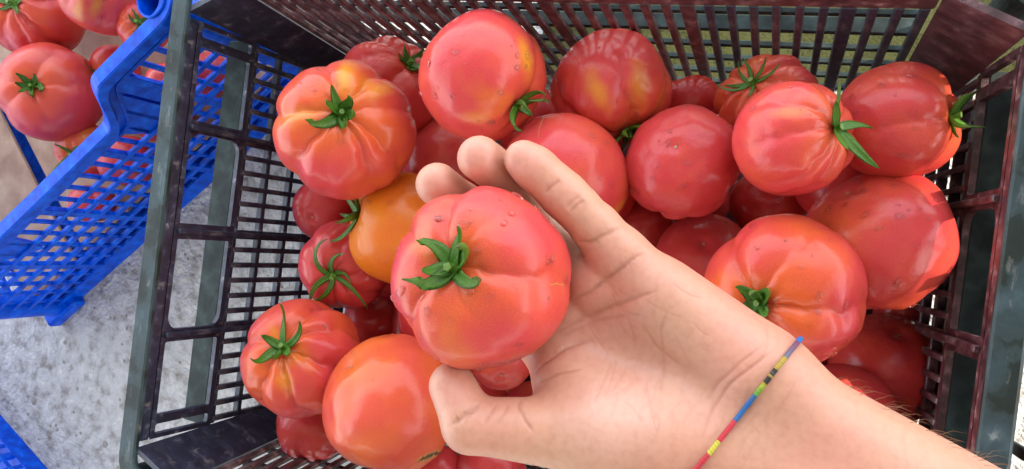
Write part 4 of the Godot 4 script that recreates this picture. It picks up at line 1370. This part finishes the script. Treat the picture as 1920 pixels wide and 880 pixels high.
	creases.append([[Vector3(-0.0543, 0.3688, 0.0315), Vector3(-0.0505, 0.3677, 0.0369), Vector3(-0.0466, 0.3665, 0.0423), Vector3(-0.0404, 0.367, 0.046), Vector3(-0.0343, 0.3676, 0.0496)], 0.00072, 0.00031, Vector3(-0.0452, 0.3675, 0.0413), 0.0137])
	creases.append([[Vector3(-0.0754, 0.3705, 0.0555), Vector3(-0.0808, 0.3727, 0.0573), Vector3(-0.0866, 0.3732, 0.0593), Vector3(-0.092, 0.3728, 0.0626), Vector3(-0.0983, 0.3694, 0.0665)], 0.00072, 0.00046, Vector3(-0.0866, 0.3717, 0.0602), 0.0135])
	fine_creases(Vector3(-0.0056, 0.3731, 0.0616), Vector3(-0.8956, -0.0055, -0.4448), Vector3(0.4389, -0.1736, -0.8816), Vector3(0.0723, 0.9848, -0.1579), 0.0822)
	blush_and_shade = [[Vector3(-0.1099, 0.383, -0.0335), 0.012, Color(0.66, 0.29, 0.225), 0.5],
		[Vector3(-0.1309, 0.384, -0.0328), 0.014, Color(0.66, 0.29, 0.225), 0.7],
		[Vector3(-0.152, 0.3808, -0.0197), 0.013, Color(0.66, 0.29, 0.225), 0.6],
		[Vector3(-0.1279, 0.3952, 0.0684), 0.014, Color(0.66, 0.29, 0.225), 0.6],
		[Vector3(-0.0909, 0.3782, -0.0199), 0.012, Color(0.66, 0.29, 0.225), 0.35],
		[Vector3(-0.0734, 0.3676, 0.0102), 0.02, Color(0.66, 0.29, 0.225), 0.5],
		[Vector3(-0.0829, 0.3625, 0.0259), 0.02, Color(0.66, 0.29, 0.225), 0.4],
		[Vector3(-0.0446, 0.3712, 0.0323), 0.022, Color(0.55, 0.32, 0.21), 0.45],  # palm hollow: its shade painted into the skin colour
		[Vector3(-0.0983, 0.3676, 0.0594), 0.018, Color(0.66, 0.29, 0.225), 0.4],
		[Vector3(-0.0588, 0.3857, 0.0688), 0.03, Color(0.66, 0.4, 0.33), 0.5],
		[Vector3(-0.013, 0.3737, 0.0389), 0.022, Color(0.66, 0.29, 0.225), 0.35],
		[Vector3(-0.0789, 0.3605, 0.0451), 0.02, Color(0.66, 0.29, 0.225), 0.3]]
	var loop := [Vector3(-0.0324, 0.3574, 0.1064), Vector3(-0.0315, 0.3525, 0.1057), Vector3(-0.0303, 0.3479, 0.1043), Vector3(-0.0288, 0.3437, 0.1025), Vector3(-0.0273, 0.3399, 0.1003), Vector3(-0.0257, 0.3366, 0.0981), Vector3(-0.0239, 0.3338, 0.0955), Vector3(-0.0221, 0.3313, 0.0929), Vector3(-0.0203, 0.3294, 0.0901), Vector3(-0.0186, 0.3277, 0.0875), Vector3(-0.017, 0.3264, 0.0849), Vector3(-0.0153, 0.3256, 0.0822), Vector3(-0.0138, 0.3249, 0.0797), Vector3(-0.0123, 0.3243, 0.0773), Vector3(-0.011, 0.3237, 0.0751), Vector3(-0.0096, 0.3234, 0.0729), Vector3(-0.0083, 0.3234, 0.0707), Vector3(-0.0071, 0.323, 0.0687), Vector3(-0.0058, 0.3229, 0.0666), Vector3(-0.0046, 0.323, 0.0645), Vector3(-0.0034, 0.323, 0.0623), Vector3(-0.002, 0.3231, 0.0601), Vector3(-0.0007, 0.3233, 0.0578), Vector3(0.0006, 0.3236, 0.0554), Vector3(0.002, 0.3243, 0.053), Vector3(0.0034, 0.3252, 0.0506), Vector3(0.0048, 0.3263, 0.048), Vector3(0.0062, 0.3277, 0.0454), Vector3(0.0074, 0.3296, 0.0431), Vector3(0.0087, 0.3318, 0.0407), Vector3(0.0098, 0.3343, 0.0384), Vector3(0.0106, 0.3372, 0.0365), Vector3(0.0113, 0.3404, 0.0349), Vector3(0.0116, 0.3439, 0.0338), Vector3(0.0118, 0.3476, 0.033), Vector3(0.0118, 0.3513, 0.0325), Vector3(0.0113, 0.355, 0.0328), Vector3(0.0107, 0.3588, 0.0332), Vector3(0.0097, 0.3622, 0.0344), Vector3(0.0085, 0.3655, 0.0358), Vector3(0.0071, 0.3684, 0.0378), Vector3(0.0056, 0.3709, 0.04), Vector3(0.0039, 0.373, 0.0425), Vector3(0.0021, 0.3744, 0.0454), Vector3(0.0003, 0.3752, 0.0484), Vector3(-0.0015, 0.3756, 0.0514), Vector3(-0.0033, 0.3756, 0.0544), Vector3(-0.0049, 0.3752, 0.0572), Vector3(-0.0064, 0.375, 0.0597), Vector3(-0.0078, 0.3748, 0.0621), Vector3(-0.0091, 0.3752, 0.0644), Vector3(-0.0106, 0.376, 0.0667), Vector3(-0.0122, 0.3771, 0.0693), Vector3(-0.0141, 0.3784, 0.0723), Vector3(-0.0162, 0.3798, 0.0757), Vector3(-0.0186, 0.3813, 0.0796), Vector3(-0.0214, 0.3824, 0.084), Vector3(-0.0241, 0.3825, 0.0887), Vector3(-0.0268, 0.3817, 0.0933), Vector3(-0.0291, 0.3795, 0.0975), Vector3(-0.031, 0.3765, 0.1013), Vector3(-0.0322, 0.3723, 0.1039), Vector3(-0.0329, 0.3676, 0.1058), Vector3(-0.033, 0.3626, 0.1067)]
	settle_creases()
	var body := part("person", body_mesh(0.0024), M.skin, self)
	tag(body, "left hand palm up with bare forearm reaching in from the lower corner, holding a tomato", "person")
	hairs(body)
	bracelet(loop)

func hairs(body: Node3D) -> void:
	rng.seed = 9
	var st := SurfaceTool.new()
	st.begin(Mesh.PRIMITIVE_TRIANGLES)
	var c: Array = palm[palm.size() - 2]
	var a: Vector3 = c[0]
	var ax: Vector3 = (c[1] - a).normalized()
	var view := (EYE - a).normalized()
	var edge := view.cross(ax).normalized()
	if edge.z > 0.0:
		edge = -edge
	for k in 260:
		var t := rv(0.02, 0.16)
		var phi := rv(-0.5, 1.5)
		var d := (edge * cos(phi) - view * sin(phi)).normalized()
		var p := a + ax * t
		use_palm = palm
		use_fingers = []
		var s := 0.0
		while body_dist(p + d * s) < 0.0 and s < 0.06:
			s += 0.0006
		p += d * (s - 0.0004)
		var l := rv(0.004, 0.011)
		var dir := (d * 0.55 + ax * rv(0.3, 0.9) + Vector3(rv(-0.3, 0.3), rv(-0.3, 0.3), rv(-0.3, 0.3))).normalized()
		var r := 0.00009
		var sd := dir.cross(view).normalized() * r
		var q := p + dir * l * 0.6
		var tip := p + dir * l + ax * l * 0.25 - d * l * 0.1
		for e in [view, -view]:
			quad(st, p - sd, p + sd, q + sd * 0.7, q - sd * 0.7, e)
			quad(st, q - sd * 0.7, q + sd * 0.7, tip, tip, e)
	var o := part("arm_hair", st.commit(), M.hair, body)
	o.set_meta("kind", "stuff")

func bracelet(loop: Array) -> void:
	var b := thing("bracelet", "thin bracelet of many coloured wound threads round the wrist", "bracelet")
	var n := loop.size()
	var red := g3(204, 44, 62)
	var gold := g3(176, 148, 40)
	var black := g3(34, 32, 30)
	var blue := g3(28, 104, 178)
	# where each colour of thread begins on the loop (share of the way round) and its colours
	var spans := [[0.0000, "blue"], [0.0800, "green"], [0.1600, "red"], [0.2600, "gold"], [0.3600, "stripe"], [0.4600, "blue"], [0.5850, "plum"], [0.6362, "gold"], [0.6639, "stripe"], [0.6976, "lime"], [0.7205, "blue"], [0.7968, "red"], [0.8417, "yellow"], [0.8630, "red"], [0.9076, "blue"]]
	var paint := {"red": [red, red], "gold": [gold, gold], "stripe": [black, gold], "lime": [g3(170, 184, 48), g3(96, 160, 44)], "green": [g3(70, 148, 52), g3(70, 148, 52)], "blue": [blue, blue], "plum": [g3(128, 52, 92), g3(96, 104, 130)], "yellow": [g3(206, 196, 66), g3(206, 196, 66)]}
	var thread := StandardMaterial3D.new()
	thread.vertex_color_use_as_albedo = true
	thread.roughness = 0.6
	for k in spans.size():
		var f0: float = spans[k][0]
		var f1: float = spans[k + 1][0] if k + 1 < spans.size() else 1.0
		var steps := int((f1 - f0) * 700.0)
		var v := PackedVector3Array()
		var c := PackedColorArray()
		var idx := PackedInt32Array()
		for i in steps + 1:
			var f := lerpf(f0, f1, float(i) / steps) * n
			var at := int(f)
			var p: Vector3 = loop[at % n].cubic_interpolate(loop[(at + 1) % n], loop[(at + n - 1) % n], loop[(at + 2) % n], f - at)
			var q: Vector3 = loop[(at + 1) % n]
			var o: Vector3 = loop[at % n]
			var tan := (q - o).normalized()
			var mid := Vector3()
			for e in [0, n / 4, n / 2, 3 * n / 4]:
				mid += loop[e] * 0.25
			var out := (p - mid - tan * (p - mid).dot(tan)).normalized()
			var side := tan.cross(out)
			var col: Color = paint[spans[k][1]][1 if i % 12 > 8 else 0]
			if spans[k][1] == "lime" or spans[k][1] == "plum":
				col = (paint[spans[k][1]][0] as Color).lerp(paint[spans[k][1]][1], float(i) / steps)
			if rng.randf() < 0.14:
				col = col.lerp(g3(120, 110, 90), 0.45)
			for j in 9:
				var a := TAU * j / 9.0
				var r := 0.00105 * (1.0 + 0.09 * sin(i * 2.1 + a))
				v.append(p + (out * cos(a) + side * sin(a)) * r + out * 0.0004)
				c.append((col * (0.9 + 0.1 * sin(i * 2.1 + a))).srgb_to_linear())  # grooves between the windings shaded in the thread colour
		for i in steps:
			for j in 9:
				var j2 := (j + 1) % 9
				var a := i * 9 + j
				var d := i * 9 + j2
				idx.append_array(PackedInt32Array([a, d + 9, d, a, a + 9, d + 9]))
		var nn := smooth_normals(v, idx)
		var mid2 := v[0] + v[1] + v[2] + v[3] + v[4] + v[5] + v[6] + v[7] + v[8]
		if nn[0].dot(v[0] - mid2 / 9.0) < 0.0:
			for t in range(0, idx.size(), 3):
				var x := idx[t + 1]
				idx[t + 1] = idx[t + 2]
				idx[t + 2] = x
			nn = smooth_normals(v, idx)
		part("thread_band", to_mesh(v, nn, idx, c), thread, b)
